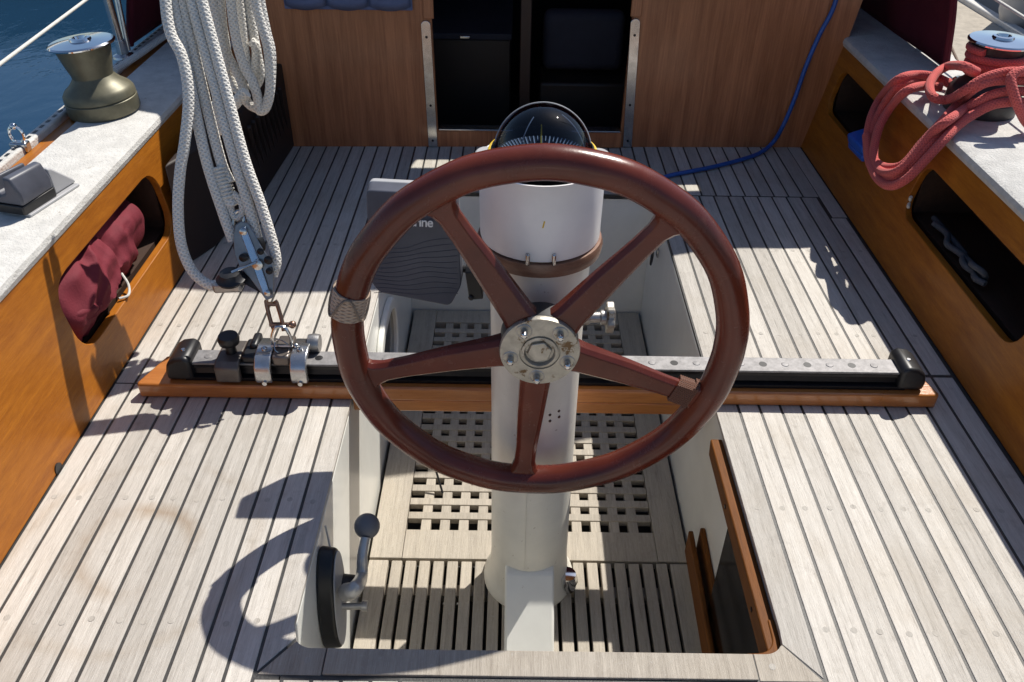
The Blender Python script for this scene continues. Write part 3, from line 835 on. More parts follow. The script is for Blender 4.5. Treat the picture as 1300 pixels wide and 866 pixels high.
# the car
car = thing('traveler_car', 'polished traveller car with two curved side plates under the mainsheet', 'traveller car', (-.525, 1.405, .0915))
for xc in (-.562, -.487):
    poly = []
    for y_, z_ in ((1.350, .046), (1.347, .074), (1.352, .100), (1.368, .116), (1.40, .121), (1.435, .116), (1.455, .100), (1.460, .074), (1.457, .046)): poly.append((y_, z_))
    inn = [(1.443, .046), (1.446, .074), (1.441, .095), (1.428, .106), (1.40, .109), (1.375, .106), (1.364, .095), (1.360, .074), (1.364, .046)]
    pts_o, pts_i = poly, inn[::-1]
    for side in (0,):
        vs = []; fs = []
        for i in range(9):
            for xx in (xc - .0175, xc + .0175):
                vs.append((xx, *pts_o[i])); vs.append((xx, *pts_i[i]))
        for i in range(8):
            a = i * 4; b = a + 4
            fs += [(a, b, b + 2, a + 2), (a + 1, a + 3, b + 3, b + 1), (a, a + 1, b + 1, b), (a + 2, b + 2, b + 3, a + 3)]
        fs += [(0, 2, 3, 1), (32, 33, 35, 34)]
        pl_ = MB().add(vs, fs).drop().build('side_plate', M_PLATE, car, bevel=.003, seg=3, smooth=60)
    MB().lathe([(.0065, 0), (.006, .004), (.003, .007)], 12, (xc, 1.39, .119)).drop().build('rivet', M_STEEL, pl_)
    m = MB(); m.lathe([(.0058, 0), (.005, .004)], 10, (xc + .002, 1.3485, .062), Matrix.Rotation(R(90), 3, 'X')); m.drop().build('rivet', M_STEEL, pl_)
MB().span((-.543, 1.366, .0925), (-.506, 1.445, .118)).drop().build('car_body', plain('dull_car_body', (.20, .17, .15), .4, .6, nscale=30), car, bevel=.005)
MB().lathe([(.019, -.012), (.021, 0), (.019, .012)], 20, (-.466, 1.43, .108), Matrix.Rotation(R(90), 3, 'Y')).drop().build('roller', M_ALU, car)
MB().span((-.598, 1.40, .098), (-.58, 1.45, .122)).drop().build('roller', M_BLACK, car, bevel=.006)

# ---- mainsheet: shackle chain, block, rope
def msy(py): return 1.405 + (430 - py) / 430 * .27
def mp_(px, py, dy=0): return P(px, py, y=msy(py) + dy)
blk = thing('mainsheet_block', 'grey steel fiddle block with cam cleat shackled to the traveller car', 'block', mp_(358, 432))
# lower shackle
a0 = Vector((-.525, 1.40, .1045)); top = mp_(346, 392)
m = MB(); sh = [a0 + Vector((-.016, 0, 0)), a0 + Vector((-.020, 0, .022)), a0 + Vector((-.012, .004, .045)), a0 + Vector((.0, .006, .05)), a0 + Vector((.012, .004, .045)), a0 + Vector((.020, 0, .022)), a0 + Vector((.016, 0, 0))]
m.tube(spline(sh, 6), .0038, 8); m.tube([a0 + Vector((-.024, 0, .004)), a0 + Vector((.026, 0, .004))], .0042, 8); m.ball(a0 + Vector((.028, 0, .004)), .007, 10, 8)
m.build('shackle', M_STEEL, blk)
q1 = mp_(352, 412); q2 = mp_(345, 386)
m = MB(); T = (q2 - q1).normalized(); side = Vector((1, 0, 0)); 
for s_ in (-1, 1):
    m.tube(spline([q1 + side * .010 * s_ - T * .014, q1 + side * .012 * s_ + T * .01, q2 + side * .011 * s_, q2 + side * .009 * s_ + T * .008], 5), .0045, 8)
m.tube([q1 - side * .016, q1 + side * .03], .005, 8); m.ball(q1 + side * .032, .0085, 10, 8); m.tube([q2 - side * .014, q2 + side * .014], .005, 8)
m.build('swivel', M_COPPER, blk)
m = MB()                                                     # wire ring through the pin
cpt = a0 + Vector((.004, -.012, .012)); m.tube([cpt + Vector((.018 * math.cos(a), -.006 * math.sin(2 * a), .015 * math.sin(a))) for a in np.linspace(0, 2 * math.pi, 24, endpoint=False)], .0014, 6, closed=True)
m.build('ring_pin', M_STEEL, blk)
# cheeks
def cheek(off, mat, name, pts, th):
    c3 = [mp_(*p, off) for p in pts]
    n_ = Vector((0, -1, .25)).normalized()
    m = MB(); k = len(c3); vs = [v for v in c3] + [v - n_ * th for v in c3]
    fs = [list(range(k))[::-1], [k + i for i in range(k)]] + [(i, (i + 1) % k, k + (i + 1) % k, k + i) for i in range(k)]
    return m.add(vs, fs).build(name, mat, blk, bevel=.002, smooth=30)
M_CHEEK = plain('brushed_cheek', (.26, .27, .28), .35, .8, nscale=40, nvar=.25)
out_ = [(296, 300), (299, 286), (306, 281), (315, 284), (323, 297), (334, 317), (346, 334), (348, 346), (347, 378), (338, 382), (331, 372), (316, 352), (304, 340), (297, 322)]
cheek(-.022, M_CHEEK, 'cheek', out_, .003); cheek(.022, M_CHEEK, 'cheek', out_, .003)
cheek(-.0255, plain('blue_reflection_strap', (.42, .50, .60), .22, .95, nscale=30, nvar=.15), 'strap', [(306, 289), (311, 288), (330, 334), (342, 370), (338, 377), (333, 372), (322, 342), (304, 294)], .003)  # blue reflection on the steel strap is put into its base colour
for (px, py, rr) in ((331, 319, .007), (341, 330, .009), (342, 344, .007), (309, 327, .0085), (327, 336, .011), (309, 294, .0075), (340, 372, .0065)):
    c = mp_(px, py, -.027); m = MB().lathe([(rr, 0), (rr, .003), (rr * .6, .0045)], 16, c, Matrix.Rotation(R(76), 3, 'X')); m.build('rivet', M_STEEL if px in (327, 309, 340) and py != 327 else M_BLKMET, blk)
for (px, py, rr) in ((318, 310, .030), (333, 342, .024)):
    c = mp_(px, py, .012); MB().lathe([(rr, -.012), (rr * .8, -.004), (rr * .8, .004), (rr, .012)], 24, c - Vector((0, .008, 0)), Matrix.Rotation(R(76), 3, 'X')).build('sheave', M_BLACK, blk)
# cam cleat arm, to the left
cheek(-.02, M_BLKMET, 'cam_arm', [(300, 352), (322, 336), (334, 352), (338, 376), (330, 372), (312, 362)], .035)
c = mp_(293, 352, -.03); MB().lathe([(.028, 0), (.030, .006), (.024, .010), (.020, .020), (.010, .022)], 24, c - Vector((0, 0, .008)), Matrix.Rotation(R(6), 3, 'X')).build('cam', M_BLACK, blk)
m = MB(); b = mp_(290, 362, -.03); m.box(b, (.058, .03, .022), Euler((0, R(-4), 0))); m.build('cam_guide', M_ALU, blk, bevel=.005)
MB().tube([mp_(294, 346, -.05), mp_(325, 333, -.035)], .003, 6).build('cam_spring', M_STEEL, blk)
# becket
m = MB(); b0 = mp_(303, 286); m.tube(spline([b0 + Vector((-.012, 0, 0)), mp_(297, 274), mp_(303, 268), mp_(309, 274), b0 + Vector((.012, 0, 0))], 5), .004, 8); m.build('becket', M_STEEL, blk)

rp = thing('mainsheet_rope', 'white braided mainsheet rope running from the fiddle block up out of view', 'rope', mp_(300, 300))
RW = .0108
def strand(name, px, parent, dy=0, r=RW, mat=M_ROPEW, fn=None):
    pts = [(fn or (lambda a, b, c=0: mp_(a, b, c + dy)))(*p) for p in px]
    sm = spline(pts, 7)
    return MB().tube(sm, r, 12).build(name, mat, parent, smooth=60)
strand('fall', [(208, -60), (219, 0), (240, 100), (261, 200), (283, 270), (296, 306)], rp, -.005)
strand('fall', [(219, -60), (231, 0), (254, 100), (279, 200), (292, 232)], rp, .004)
strand('fall', [(231, -60), (243, 0), (270, 100), (297, 200), (316, 262), (326, 302)], rp, -.004)
strand('fall', [(243, -60), (256, 0), (283, 100), (310, 200), (333, 265), (350, 325), (346, 350)], rp, -.008)
# spliced eye with whipping on the second fall
e_ = strand('eye_splice', [(277, 212), (284, 232), (290, 252), (296, 262)], rp, .002, r=.0135)
strand('eye', [(292, 255), (294, 268), (299, 276), (306, 274), (308, 262), (303, 252), (296, 246)], rp, .0, r=.0075)
m = MB()
for i in range(9):
    q = i / 8; c = mp_(279 + 11 * q, 214 + 36 * q, .002); tdir = (mp_(290, 250) - mp_(279, 214)).normalized(); u = tdir.orthogonal().normalized(); v = tdir.cross(u)
    m.tube([c + (u * math.cos(a) + v * math.sin(a)) * .0142 for a in np.linspace(0, 2 * math.pi, 14, endpoint=False)], .0022, 6, closed=True)
m.build('whipping', M_TWINE, e_)
strand('tail', [(277, 362), (264, 361), (244, 344), (230, 310), (226, 262), (229, 215), (234, 185), (239, 139), (238, 104), (230, 69), (218, 46), (212, 20), (209, -20), (208, -60)], rp, -.03)

# ---- the coil hung up beside it
cs = thing('rope_coil', 'coil of white braided rope hanging in loops right of the mainsheet', 'rope', P(315, 140, y=1.76))
def cf(d): return lambda a, b, c=0: P(a, b, y=1.74 + (140 - b) / 140 * .04 + d + c)
loops = [
    ([(288, -60), (293, 0), (300, 50), (310, 84), (321, 104), (327, 124), (329, 140), (337, 137), (342, 120), (343, 95), (340, 60), (330, 25), (324, 0), (318, -60)], .0),
    ([(296, -60), (303, 0), (308, 40), (312, 75), (319, 98), (325, 80), (325, 60), (318, 52)], .03),
    ([(322, -60), (330, 0), (338, 40), (344, 66), (344, 100), (341, 124), (333, 137), (322, 136), (313, 128), (309, 112), (305, 100), (296, 84), (288, 68), (283, 40), (279, 0), (276, -60)], .022),
    ([(264, -60), (270, 0), (279, 40), (284, 70), (286, 88), (279, 70), (270, 40), (262, 0), (258, -60)], .015),
    ([(310, -60), (314, 0), (321, 40), (325, 62), (330, 90), (327, 105), (318, 112)], .045),
    ([(270, -60), (276, 0), (285, 50), (290, 90), (298, 110), (306, 118)], .035),
]
for px, d in loops: strand('loop', px, cs, 0, .0105, M_ROPEW, cf(d))
strand('loop', [(313, 117), (305, 124), (297, 133), (290, 139), (283, 150)], cs, 0, .012, M_ROPEW, cf(-.025))
strand('loop', [(268, 60), (274, 110), (278, 150), (280, 166), (276, 160), (270, 130)], cs, 0, .0105, M_ROPEW, cf(.03))

# ---- winches
def winch(x, y, z, mats, name, label, r0=.088, hgt=.155, lean=0.0):
    w_ = thing(name, label, 'winch', (x, y, z), 'cockpit winches')
    rot = Matrix.Rotation(lean, 3, 'Y'); c = (x, y, z)
    MB().lathe([(r0 * .98, 0), (r0, .004), (r0, .034), (r0 * .98, .036)], 48, c, rot).build('base', mats[0], w_, smooth=40)
    MB().lathe([(r0 * .955, .036), (r0 * .955, .0385), (r0 * .995, .039), (r0 * .98, .052), (r0 * .90, .062), (r0 * .72, .074), (r0 * .62, .084), (r0 * .56, .092)], 48, c, rot).build('skirt', mats[1], w_, smooth=40)
    MB().lathe([(r0 * .555, .09), (r0 * .57, .10), (r0 * .66, .128), (r0 * .74, hgt - .012), (r0 * .76, hgt - .006)], 48, c, rot).build('drum', mats[2], w_, smooth=40)
    t_ = MB().lathe([(r0 * .74, hgt - .006), (r0 * .90, hgt - .003), (r0 * .905, hgt), (r0 * .86, hgt + .0035), (r0 * .30, hgt + .007), (r0 * .28, hgt + .012), (r0 * .20, hgt + .013), (r0 * .17, hgt + .004), (.0005, hgt + .002)], 48, c, rot, capt=False).build('top_plate', M_CHROME, w_, smooth=30)
    m = MB(); sq = [(r0 * .15 * math.cos(R(45 * k)), r0 * .15 * math.sin(R(45 * k))) for k in range(8)]
    m.prism(sq, lambda u, v: Vector(c) + rot @ Vector((u, v, hgt)), lambda u, v: Vector(c) + rot @ Vector((u, v, hgt + .0055))); m.build('handle_socket', M_BLKMET, t_)
    return w_
winch(-1.098, 2.065, .3612, (M_BRONZE, M_BRONZE, M_BRONZE), 'sheet_winch', 'grey green bronze winch with bright top on the water side coaming', .088, .172, R(-4))
winch(1.172, 2.115, .3782, (M_DRUM, M_DRUM, M_DRUM), 'sheet_winch', 'dark winch with chrome top wrapped in red rope, pontoon side', .088, .176)

# ---- red rope: turns on the winch and a coil hung over the coaming
rr = thing('red_rope', 'red braided rope wound on the winch and coiled over the coaming edge', 'rope', (1.08, 2.0, .38))
m_turn = []
for i in range(int(3.3 * 36)):
    a = 2 * math.pi * i / 36 + 2.2; zz = .378 + .097 + .0185 * i / 36; rad = .050 + .0098 + .009 * max(0, (zz - .488)) / .05
    m_turn.append((1.172 + rad * math.cos(a), 2.115 + rad * math.sin(a), zz))
MB().tube(m_turn, .0096, 10).build('turns', M_ROPER, rr, smooth=60)
def top_(px, py, h=.0): return P(px, py, z=.3895 + h)
def hang(px, py, x=.995): return P(px, py, x=x)
def loopr(pts, r=.0116):
    q = []
    for p in pts:
        if p[2] == 't': q.append(top_(p[0], p[1], p[3] if len(p) > 3 else 0))
        elif p[2] == 'y': q.append(P(p[0], p[1], y=p[3]))
        else: q.append(hang(p[0], p[1], p[3] if len(p) > 3 else .99))
    MB().tube(spline(q, 8), r, 12).build('loop', M_ROPER, rr, smooth=60)
loopr([(1340, 108, 'y', 1.99), (1300, 103, 'y', 1.985), (1262, 103, 'y', 1.985), (1238, 112, 'y', 1.99), (1216, 132, 't', .02), (1193, 158, 't', .012), (1172, 180, 'h', .985), (1148, 208, 'h', .95), (1128, 213, 'h', .935), (1112, 206, 'h', .935), (1106, 190, 'h', .945), (1110, 160, 'h', .965), (1123, 132, 'h', .99), (1143, 108, 't', .014), (1166, 102, 't', .012), (1190, 102, 't', .010), (1215, 108, 't', .010), (1232, 120, 't', .010)])
loopr([(1340, 122, 'y', 1.975), (1300, 116, 'y', 1.97), (1265, 119, 'y', 1.975), (1238, 132, 'y', 1.985), (1213, 148, 't', .012), (1192, 170, 'h', 1.0), (1165, 200, 'h', .955), (1140, 225, 'h', .925), (1122, 226, 'h', .92), (1106, 211, 'h', .925), (1101, 185, 'h', .94), (1105, 152, 'h', .96), (1118, 124, 'h', 1.0), (1140, 101, 't', .028), (1164, 95, 't', .03), (1190, 99, 't', .028), (1215, 112, 't', .02)])
loopr([(1340, 138, 'y', 1.955), (1300, 130, 'y', 1.955), (1265, 132, 'y', 1.96), (1240, 143, 'y', 1.965), (1218, 158, 't', .013), (1198, 178, 'h', .995), (1172, 206, 'h', .955), (1150, 228, 'h', .925), (1130, 236, 'h', .91), (1114, 226, 'h', .91), (1104, 204, 'h', .92), (1100, 172, 'h', .935)])
loopr([(1240, 128, 't', .03), (1205, 152, 't', .030), (1180, 172, 'h', .975), (1156, 203, 'h', .94), (1136, 219, 'h', .915), (1116, 216, 'h', .92), (1109, 195, 'h', .93), (1116, 162, 'h', .955), (1131, 136, 'h', .985), (1150, 116, 't', .026), (1172, 109, 't', .026), (1194, 111, 't', .02)])
loopr([(1240, 92, 'y', 2.03), (1222, 84, 'y', 2.03), (1204, 84, 't', .055), (1188, 94, 't', .045), (1180, 110, 't', .038), (1186, 124, 't', .034), (1205, 126, 't', .036), (1226, 114, 'y', 1.995), (1248, 100, 'y', 1.99), (1275, 92, 'y', 1.99), (1300, 92, 'y', 1.985), (1330, 98, 'y', 1.98)])
loopr([(1330, 96, 'y', 1.96), (1300, 90, 'y', 1.965), (1284, 98, 'y', 1.955), (1286, 116, 'y', 1.935), (1294, 138, 'y', 1.925), (1306, 158, 't', .012), (1330, 172, 't', .011)])
# chrome deck fitting half hidden under the red rope
f_ = thing('deck_cleat', 'small chrome cleat half hidden under the red rope loops', 'cleat', top_(1217, 118, -.011))
b = top_(1217, 112, .010); m = MB().lathe([(.030, -.0215), (.028, -.012), (.014, -.004), (.013, .006), (.024, .012), (.026, .02), (.018, .028), (.0, .030)], 24, b, capt=False); m.build('post', M_CHROME, f_, smooth=60)

# ---- grey fairlead on the left cap
fl = thing('fairlead', 'grey plastic rope fairlead standing on the white water side coaming cap', 'fairlead', P(38, 285, z=.3612))
fo_ = P(36, 262, z=.3612); rz = Matrix.Rotation(R(-14), 3, 'Z')
def fbx(name, c, d, mat, bev, e=None):
    MB().box(fo_ + rz @ Vector(c), d, rz @ (Euler(e).to_matrix() if e else Matrix.Identity(3))).build(name, mat, fl, bevel=bev, seg=3)
fbx('foot_plate', (0, .035, .003), (.080, .15, .006), M_LTGREY, .002)
fbx('sole_block', (0, .0, .016), (.070, .095, .020), M_BLACK, .003)
up = [(-.036, .0265), (.037, .0265), (.039, .050), (.026, .084), (.008, .086), (.002, .050), (-.010, .046), (-.016, .052), (-.020, .080), (-.034, .074), (-.039, .050)]
MB().prism(up, lambda u, v: fo_ + rz @ Vector((u, -.046, v)), lambda u, v: fo_ + rz @ Vector((u * .92, .046, v * .96))).build('jaws', M_GREYPL, fl, bevel=.005, seg=3)
fn2 = [(.048, .0065), (.115, .0065), (.110, .016), (.060, .062), (.048, .066)]
MB().prism(fn2, lambda u, v: fo_ + rz @ Vector((-.004, u, v)), lambda u, v: fo_ + rz @ Vector((.030, u, v))).build('fin', M_LTGREY, fl, bevel=.004)

# ---- perforated white rail with its shackle
rl = thing('toe_rail', 'white slotted metal rail along the outer edge on the water side', 'rail', (-1.2, 1.0, .335))
MB().span((-1.214, -1.9, .325), (-1.187, 3.6, .368)).build('rail_bar', M_CAP, rl, bevel=.005)
m = MB(); y = -.58
while y < 3.5: m.box((-1.2005, y, .3685), (.007, .016, .0012)); y += .034
o = m.build('slots', M_BLACK, rl); o['kind'] = 'stuff'
sh = P(38, 183, z=.37); s_ = thing('rail_shackle', 'small bright shackle clipped on the white slotted rail', 'shackle', (-1.2, sh.y, .37))
m = MB().span((-1.22, sh.y - .012, .352), (-1.18, sh.y + .012, .376)); m.build('slide', M_STEEL, s_, bevel=.004)
m = MB(); m.tube([( -1.2 + .016 * math.cos(a), sh.y, .392 + .02 * math.sin(a)) for a in np.linspace(0, 2 * math.pi, 20, endpoint=False)], .004, 8, closed=True); m.ball((-1.2, sh.y, .413), .008, 10, 8); m.build('bow', M_CHROME, s_)
# loose white line along the rail forward
tl = MB().tube(spline([(-1.178, 2.33, .374), (-1.165, 2.5, .372), (-1.145, 2.7, .375), (-1.12, 2.9, .36)], 8), .010, 10).build('white_line', M_ROPEW, origin=(-1.17, 2.4, .365)); tag(tl, 'loose white rope end lying by the hood corner', 'rope')
# ---- stanchions and lifelines
def stanchion(x, y, z, tx, ty, label, h=.62, brace=True):
    s = thing('stanchion', label, 'stanchion', (x, y, z), 'lifeline stanchions')
    MB().lathe([(.032, 0), (.030, .006), (.017, .012), (.016, .05)], 20, (x, y, z)).build('base', M_STEEL, s)
    MB().tube([(x, y, z + .01), (x + tx, y + ty, z + h)], .0125, 14).build('post', M_STEEL, s)
    if brace: MB().tube([(x + .002, y + .03, z + .01), (x + tx * .8, y + ty + .12, z + h * .75)], .009, 12).build('brace', M_STEEL, s)
    return s
sl_ = P(155, 72, z=.37); stanchion(-1.205, sl_.y, .3685, -.015, .0, 'steel stanchion beside the hood on the water side')
sr = P(1202, 62, z=.378); stanchion(1.275, sr.y + .06, .3785, .01, .02, 'steel stanchion behind the hood corner on the pontoon side', brace=False)
a = P(120, -8, x=-1.215); b = P(-60, 126, x=-1.215)
d_ = (b - a).normalized()
l1 = MB().tube([a - d_ * .35, a, b, b + d_ * 1.2], .0042, 10).build('lifeline', M_TWINE, origin=a); tag(l1, 'white lifeline wire slanting over the water', 'lifeline', 'lifelines')
a = P(1262, -2, x=1.30); b = P(1330, 41, x=1.30); d_ = (b - a).normalized()
l2 = MB().tube([a - d_ * .3, a, b, b + d_ * 1.0], .0042, 10).build('lifeline', M_TWINE, origin=a); tag(l2, 'white lifeline wire slanting over the pontoon', 'lifeline', 'lifelines')
# chain-like lashing beside the right stanchion
pts = [P(1194, 0, x=1.27), P(1200, 30, x=1.27), P(1206, 55, x=1.27), P(1216, 78, x=1.27)]
o = MB().tube(spline(pts, 6), .004, 8).build('lashing', M_CORD, origin=pts[-1]); tag(o, 'thin tan lashing cord hanging beside the pontoon side stanchion', 'cord')

# ---- spray hood: aft hoop arching over the companionway, cloth running forward on to the roof
hoop = [(1.215, 2.42, .385), (1.175, 2.42, .58), (1.13, 2.49, .76), (1.0, 2.62, 1.0), (.75, 2.62, 1.19), (.4, 2.57, 1.27), (.0, 2.55, 1.3), (-.27, 2.55, 1.28), (-.56, 2.56, 1.21), (-.88, 2.57, 1.02), (-1.09, 2.55, .78), (-1.165, 2.54, .56), (-1.222, 2.555, .375)]
hp = spline(hoop, 6); n_ = len(hp)
front = []
for i, p in enumerate(hp):
    s_ = i / (n_ - 1); a = math.pi * s_
    front.append(Vector((1.19 * math.cos(a) if abs(math.cos(a)) < .97 else 1.19 * math.copysign(1, math.cos(a)), 3.25 + .42 * math.sin(a), .37 + .16 * math.sin(a))))
rows = 26; vs = []
for j in range(rows + 1):
    t_ = j / rows
    for i in range(n_):
        p = hp[i] * (1 - t_) + front[i] * t_; s_ = math.sin(math.pi * i / (n_ - 1))
        vs.append(p + Vector((0, 0, .16 * s_ * math.sin(math.pi * min(1, t_ * 1.05)))))
K = (.48, .60)
def onpatch(c):
    x, y = c.x - K[0] * c.z, c.y - K[1] * c.z
    if -.46 < x < -.20 and 2.535 < y < 2.625 and (y - 2.535) > -(x + .30) * .45: return True
    if .43 < x < .56 and 2.38 < y < 2.475 and (x - .43) > (2.43 - y) * .2: return True
    return False
fh = []; fw = []
for j in range(rows):
    for i in range(n_ - 1):
        f = (j * n_ + i, j * n_ + i + 1, (j + 1) * n_ + i + 1, (j + 1) * n_ + i)
        c = sum((vs[k] for k in f), Vector()) / 4
        (fw if onpatch(c) else fh).append(f)
hood = thing('spray_hood', 'maroon canvas spray hood over the companionway, its lower corners at both sides', 'spray hood', (0, 2.5, .38))
MB().add(vs, fh).build('canvas', M_MAROON, hood, smooth=60, solid=.004)
if fw: MB().add(vs, fw).build('sun_patch_panel', M_VINYL, hood, smooth=60)  # unseen clear panels, shaped so that sun patches land on the deck
MB().tube([p + Vector((0, .012, 0)) for p in hp], .011, 12).build('hoop_sleeve', M_MAROON, hood, smooth=60)
# white curb the hood is fastened to
cb = MB().span((1.225, 2.44, .378), (1.255, 3.4, .40)).build('hood_curb', M_CAPEDGE, origin=(1.2, 2.6, .378), bevel=.004); tag(cb, 'white curb along the foot of the maroon hood, pontoon side', 'curb')

# ---- blue pocket organiser on the bulkhead
og = thing('pocket_organiser', 'blue fabric organiser with three pockets hung on the cabin bulkhead', 'organiser', (-.56, by(-.56) - .01, .47))
MB().span((-.765, by(-.56) - .008, .455), (-.365, by(-.56) - .001, .72)).build('backing', M_BLUEFAB, og, bevel=.003)
for k in range(3):
    x0 = -.760 + .131 * k; m = MB(); n = 12; vs = []; fs = []
    for i in range(n + 1):
        for j in range(9):
            s_ = i / n; q = j / 8; bul = .022 * math.sin(math.pi * s_) ** .6 * (1 - .6 * q) * (1 if j else .35)
            vs.append((x0 + .127 * s_, by(-.56) - .009 - bul, .456 + .012 * abs(2 * s_ - 1) ** 2 * (1 - q) + .20 * q))
    for i in range(n):
        for j in range(8): fs.append((i * 9 + j, i * 9 + j + 1, (i + 1) * 9 + j + 1, (i + 1) * 9 + j))
    m.add(vs, fs).build('pocket', M_BLUEFAB, og, smooth=70, solid=.004)

# ---- blue hose down the bulkhead corner and across the deck
hz = .0095
pts = [P(1072, -40, y=2.735), P(1058, 10, y=2.735), P(1040, 45, y=2.735), P(1023, 85, y=2.73), P(1009, 125, y=2.725), P(995, 158, y=2.70), P(982, 180, z=.03), P(965, 194, z=hz), P(940, 203, z=hz), P(905, 212, z=hz), P(880, 217, z=hz), P(850, 223, z=hz), P(820, 232, z=hz), P(770, 236, z=hz), P(720, 228, z=hz), P(690, 215, z=hz)]
o = MB().tube(spline(pts, 8), .0072, 12).build('blue_hose', M_BLUE, origin=P(900, 213, z=0), smooth=60); tag(o, 'blue hose hanging down the bulkhead corner and lying across the deck', 'hose')

# ---- louvred vent locker in the shaded corner, left
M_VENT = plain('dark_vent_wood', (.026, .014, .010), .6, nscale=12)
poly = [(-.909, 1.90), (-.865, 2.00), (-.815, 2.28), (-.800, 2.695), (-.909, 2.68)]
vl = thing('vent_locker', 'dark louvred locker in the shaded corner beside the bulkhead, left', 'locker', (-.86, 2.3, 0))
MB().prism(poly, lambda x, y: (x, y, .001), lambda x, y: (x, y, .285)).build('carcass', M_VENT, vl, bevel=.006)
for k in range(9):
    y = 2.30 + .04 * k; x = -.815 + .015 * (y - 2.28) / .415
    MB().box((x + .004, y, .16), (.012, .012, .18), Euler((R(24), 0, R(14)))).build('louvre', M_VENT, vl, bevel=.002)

# ---- maroon sailcloth bundle in the left locker
from mathutils import noise as mn
def cloth_roll(cx, cy, cz, rx, ry, rz_, seed, tilt=0.0, n=96, m=64, amp=.0115):
    """bunched cloth: a fat roll whose skin is broken by ridged folds running across and along it"""
    vs = []; o3 = Vector((seed * 3.1, seed * 1.7, seed * .9))
    for i in range(m + 1):
        y = -1 + 2 * i / m; rad = (1 - abs(y) ** 4) ** .5
        for k in range(n):
            a = 2 * math.pi * k / n
            p = Vector((rx * rad * math.cos(a), ry * y, rz_ * rad * math.sin(a)))
            q = Vector((p.x * 12, p.y * 8, p.z * 12)) + o3
            q += mn.noise_vector(q * .5) * 1.3
            f = max(0, 1 - abs(mn.noise(q)) * 2.8) ** 1.3 * 1.2
            g_ = 1 - abs(mn.noise(Vector((p.x * 9, p.y * 22, p.z * 9)) + o3 * 2)) * 2.0
            nrm = Vector((math.cos(a) / rx, 0, math.sin(a) / rz_)).normalized()
            p += nrm * (amp * 1.3 * (f - .5) + amp * .5 * (g_ - .5)) * rad ** 2
            vs.append(Vector((cx + p.x, cy + p.y, cz + p.z + tilt * p.y)))
    fs = [(i * n + k, i * n + (k + 1) % n, (i + 1) * n + (k + 1) % n, (i + 1) * n + k) for i in range(m) for k in range(n)]
    return MB().add(vs, fs)
bg_ = thing('sailcloth_bundle', 'crumpled maroon sailcloth bundle stuffed into the locker of the left coaming', 'sailcloth', (-.98, 1.6, .11))
cloth_roll(-.990, 1.495, .184, .066, .138, .080, 3).build('roll', M_ROSE, bg_, smooth=70)
cloth_roll(-1.004, 1.70, .180, .062, .160, .076, 11, -.05).build('fold', M_ROSE, bg_, smooth=70)
cloth_roll(-.975, 1.425, .158, .050, .050, .052, 5).build('fold', M_ROSE, bg_, smooth=70)
pts = [Vector((-.945, 1.625, .142)), Vector((-.926, 1.605, .124)), Vector((-.920, 1.58, .112)), Vector((-.935, 1.565, .112))]
MB().tube(spline(pts, 6), .003, 8).build('tie', M_TWINE, bg_)

# ---- things in the right lockers
p0 = P(1088, 181, x=.975)
bb = thing('blue_case', 'bright blue plastic case in the small locker behind the red rope', 'case', (p0.x + .04, p0.y, .16))
MB().box((p0.x + .035, p0.y, p0.z + .008), (.09, .11, .030), Euler((0, R(-18), R(4)))).build('lid', M_BLUEB, bb, bevel=.006); MB().box((p0.x + .04, p0.y, p0.z - .016), (.085, .105, .020), Euler((0, R(-18), R(4)))).build('tray', M_BLUEB, bb, bevel=.004)
wl = thing('locker_rope', 'tangled grey rope lying in the long right hand locker', 'rope', (1.03, 1.7, .15))
px = [(1180, 300), (1192, 312), (1205, 318), (1213, 330), (1225, 338), (1240, 336), (1248, 346), (1240, 358), (1226, 352), (1216, 344), (1222, 360), (1238, 366), (1250, 362)]
lr = [P(a, b, x=1.035) for a, b in px]; lr = [Vector((p.x + .012 * math.sin(i * 2.1), p.y, max(p.z, .16))) for i, p in enumerate(lr)]
MB().tube(spline(lr, 7), .0075, 10).build('tangle', plain('grey_rope', (.085, .088, .10), .85, nscale=60), wl, smooth=60)
lr2 = [P(a, b, x=1.05) for a, b in [(1176, 304), (1190, 320), (1204, 330), (1218, 352), (1232, 368), (1244, 372), (1236, 350), (1222, 336)]]; MB().tube(spline([Vector((p.x, p.y, max(p.z - .004, .158))) for p in lr2], 7), .0075, 10).build('tangle', plain('grey_rope_dim', (.07, .072, .085), .85, nscale=60), wl, smooth=60)
pk = P(1154, 258, x=1.0); kn_ = MB().tube(spline([pk + Vector((0, .0, .018)), pk + Vector((.004, .008, .0)), pk + Vector((-.002, -.006, -.006)), pk + Vector((.004, .004, -.016))], 5), .0045, 8).build('rope_knot', M_TWINE, origin=pk)
tag(kn_, 'small white knot of cord at the forward edge of the long right hand locker', 'knot')

# ---- engine control on the left wall of the footwell
cz, cy_ = -.145, .955; wx = WL
ec = thing('throttle_control', 'engine throttle with ball topped grey lever on a black oval plate', 'throttle', (wx, cy_, cz))
ov = [(.052 * math.cos(2 * math.pi * k / 32) + 0, .112 * math.sin(2 * math.pi * k / 32)) for k in range(32)]
ov = [(u + v * .18, v) for u, v in ov]
MB().prism(ov, lambda u, v: (wx + .001, cy_ + u, cz + v), lambda u, v: (wx + .030, cy_ + u * .95, cz + v * .97)).build('plate', M_BLACK, ec, bevel=.004)
MB().prism([(u * .9, v * .92) for u, v in ov], lambda u, v: (wx + .0305, cy_ + u, cz + v), lambda u, v: (wx + .0325, cy_ + u, cz + v)).build('face', M_LTGREY, ec, bevel=.0008)
hb = P(448, 745, x=wx + .05)
MB().lathe([(.024, 0), (.022, .02), (.016, .034)], 20, (wx + .032, hb.y, hb.z), Matrix.Rotation(R(90), 3, 'Y')).build('boss', M_BLACK, ec)
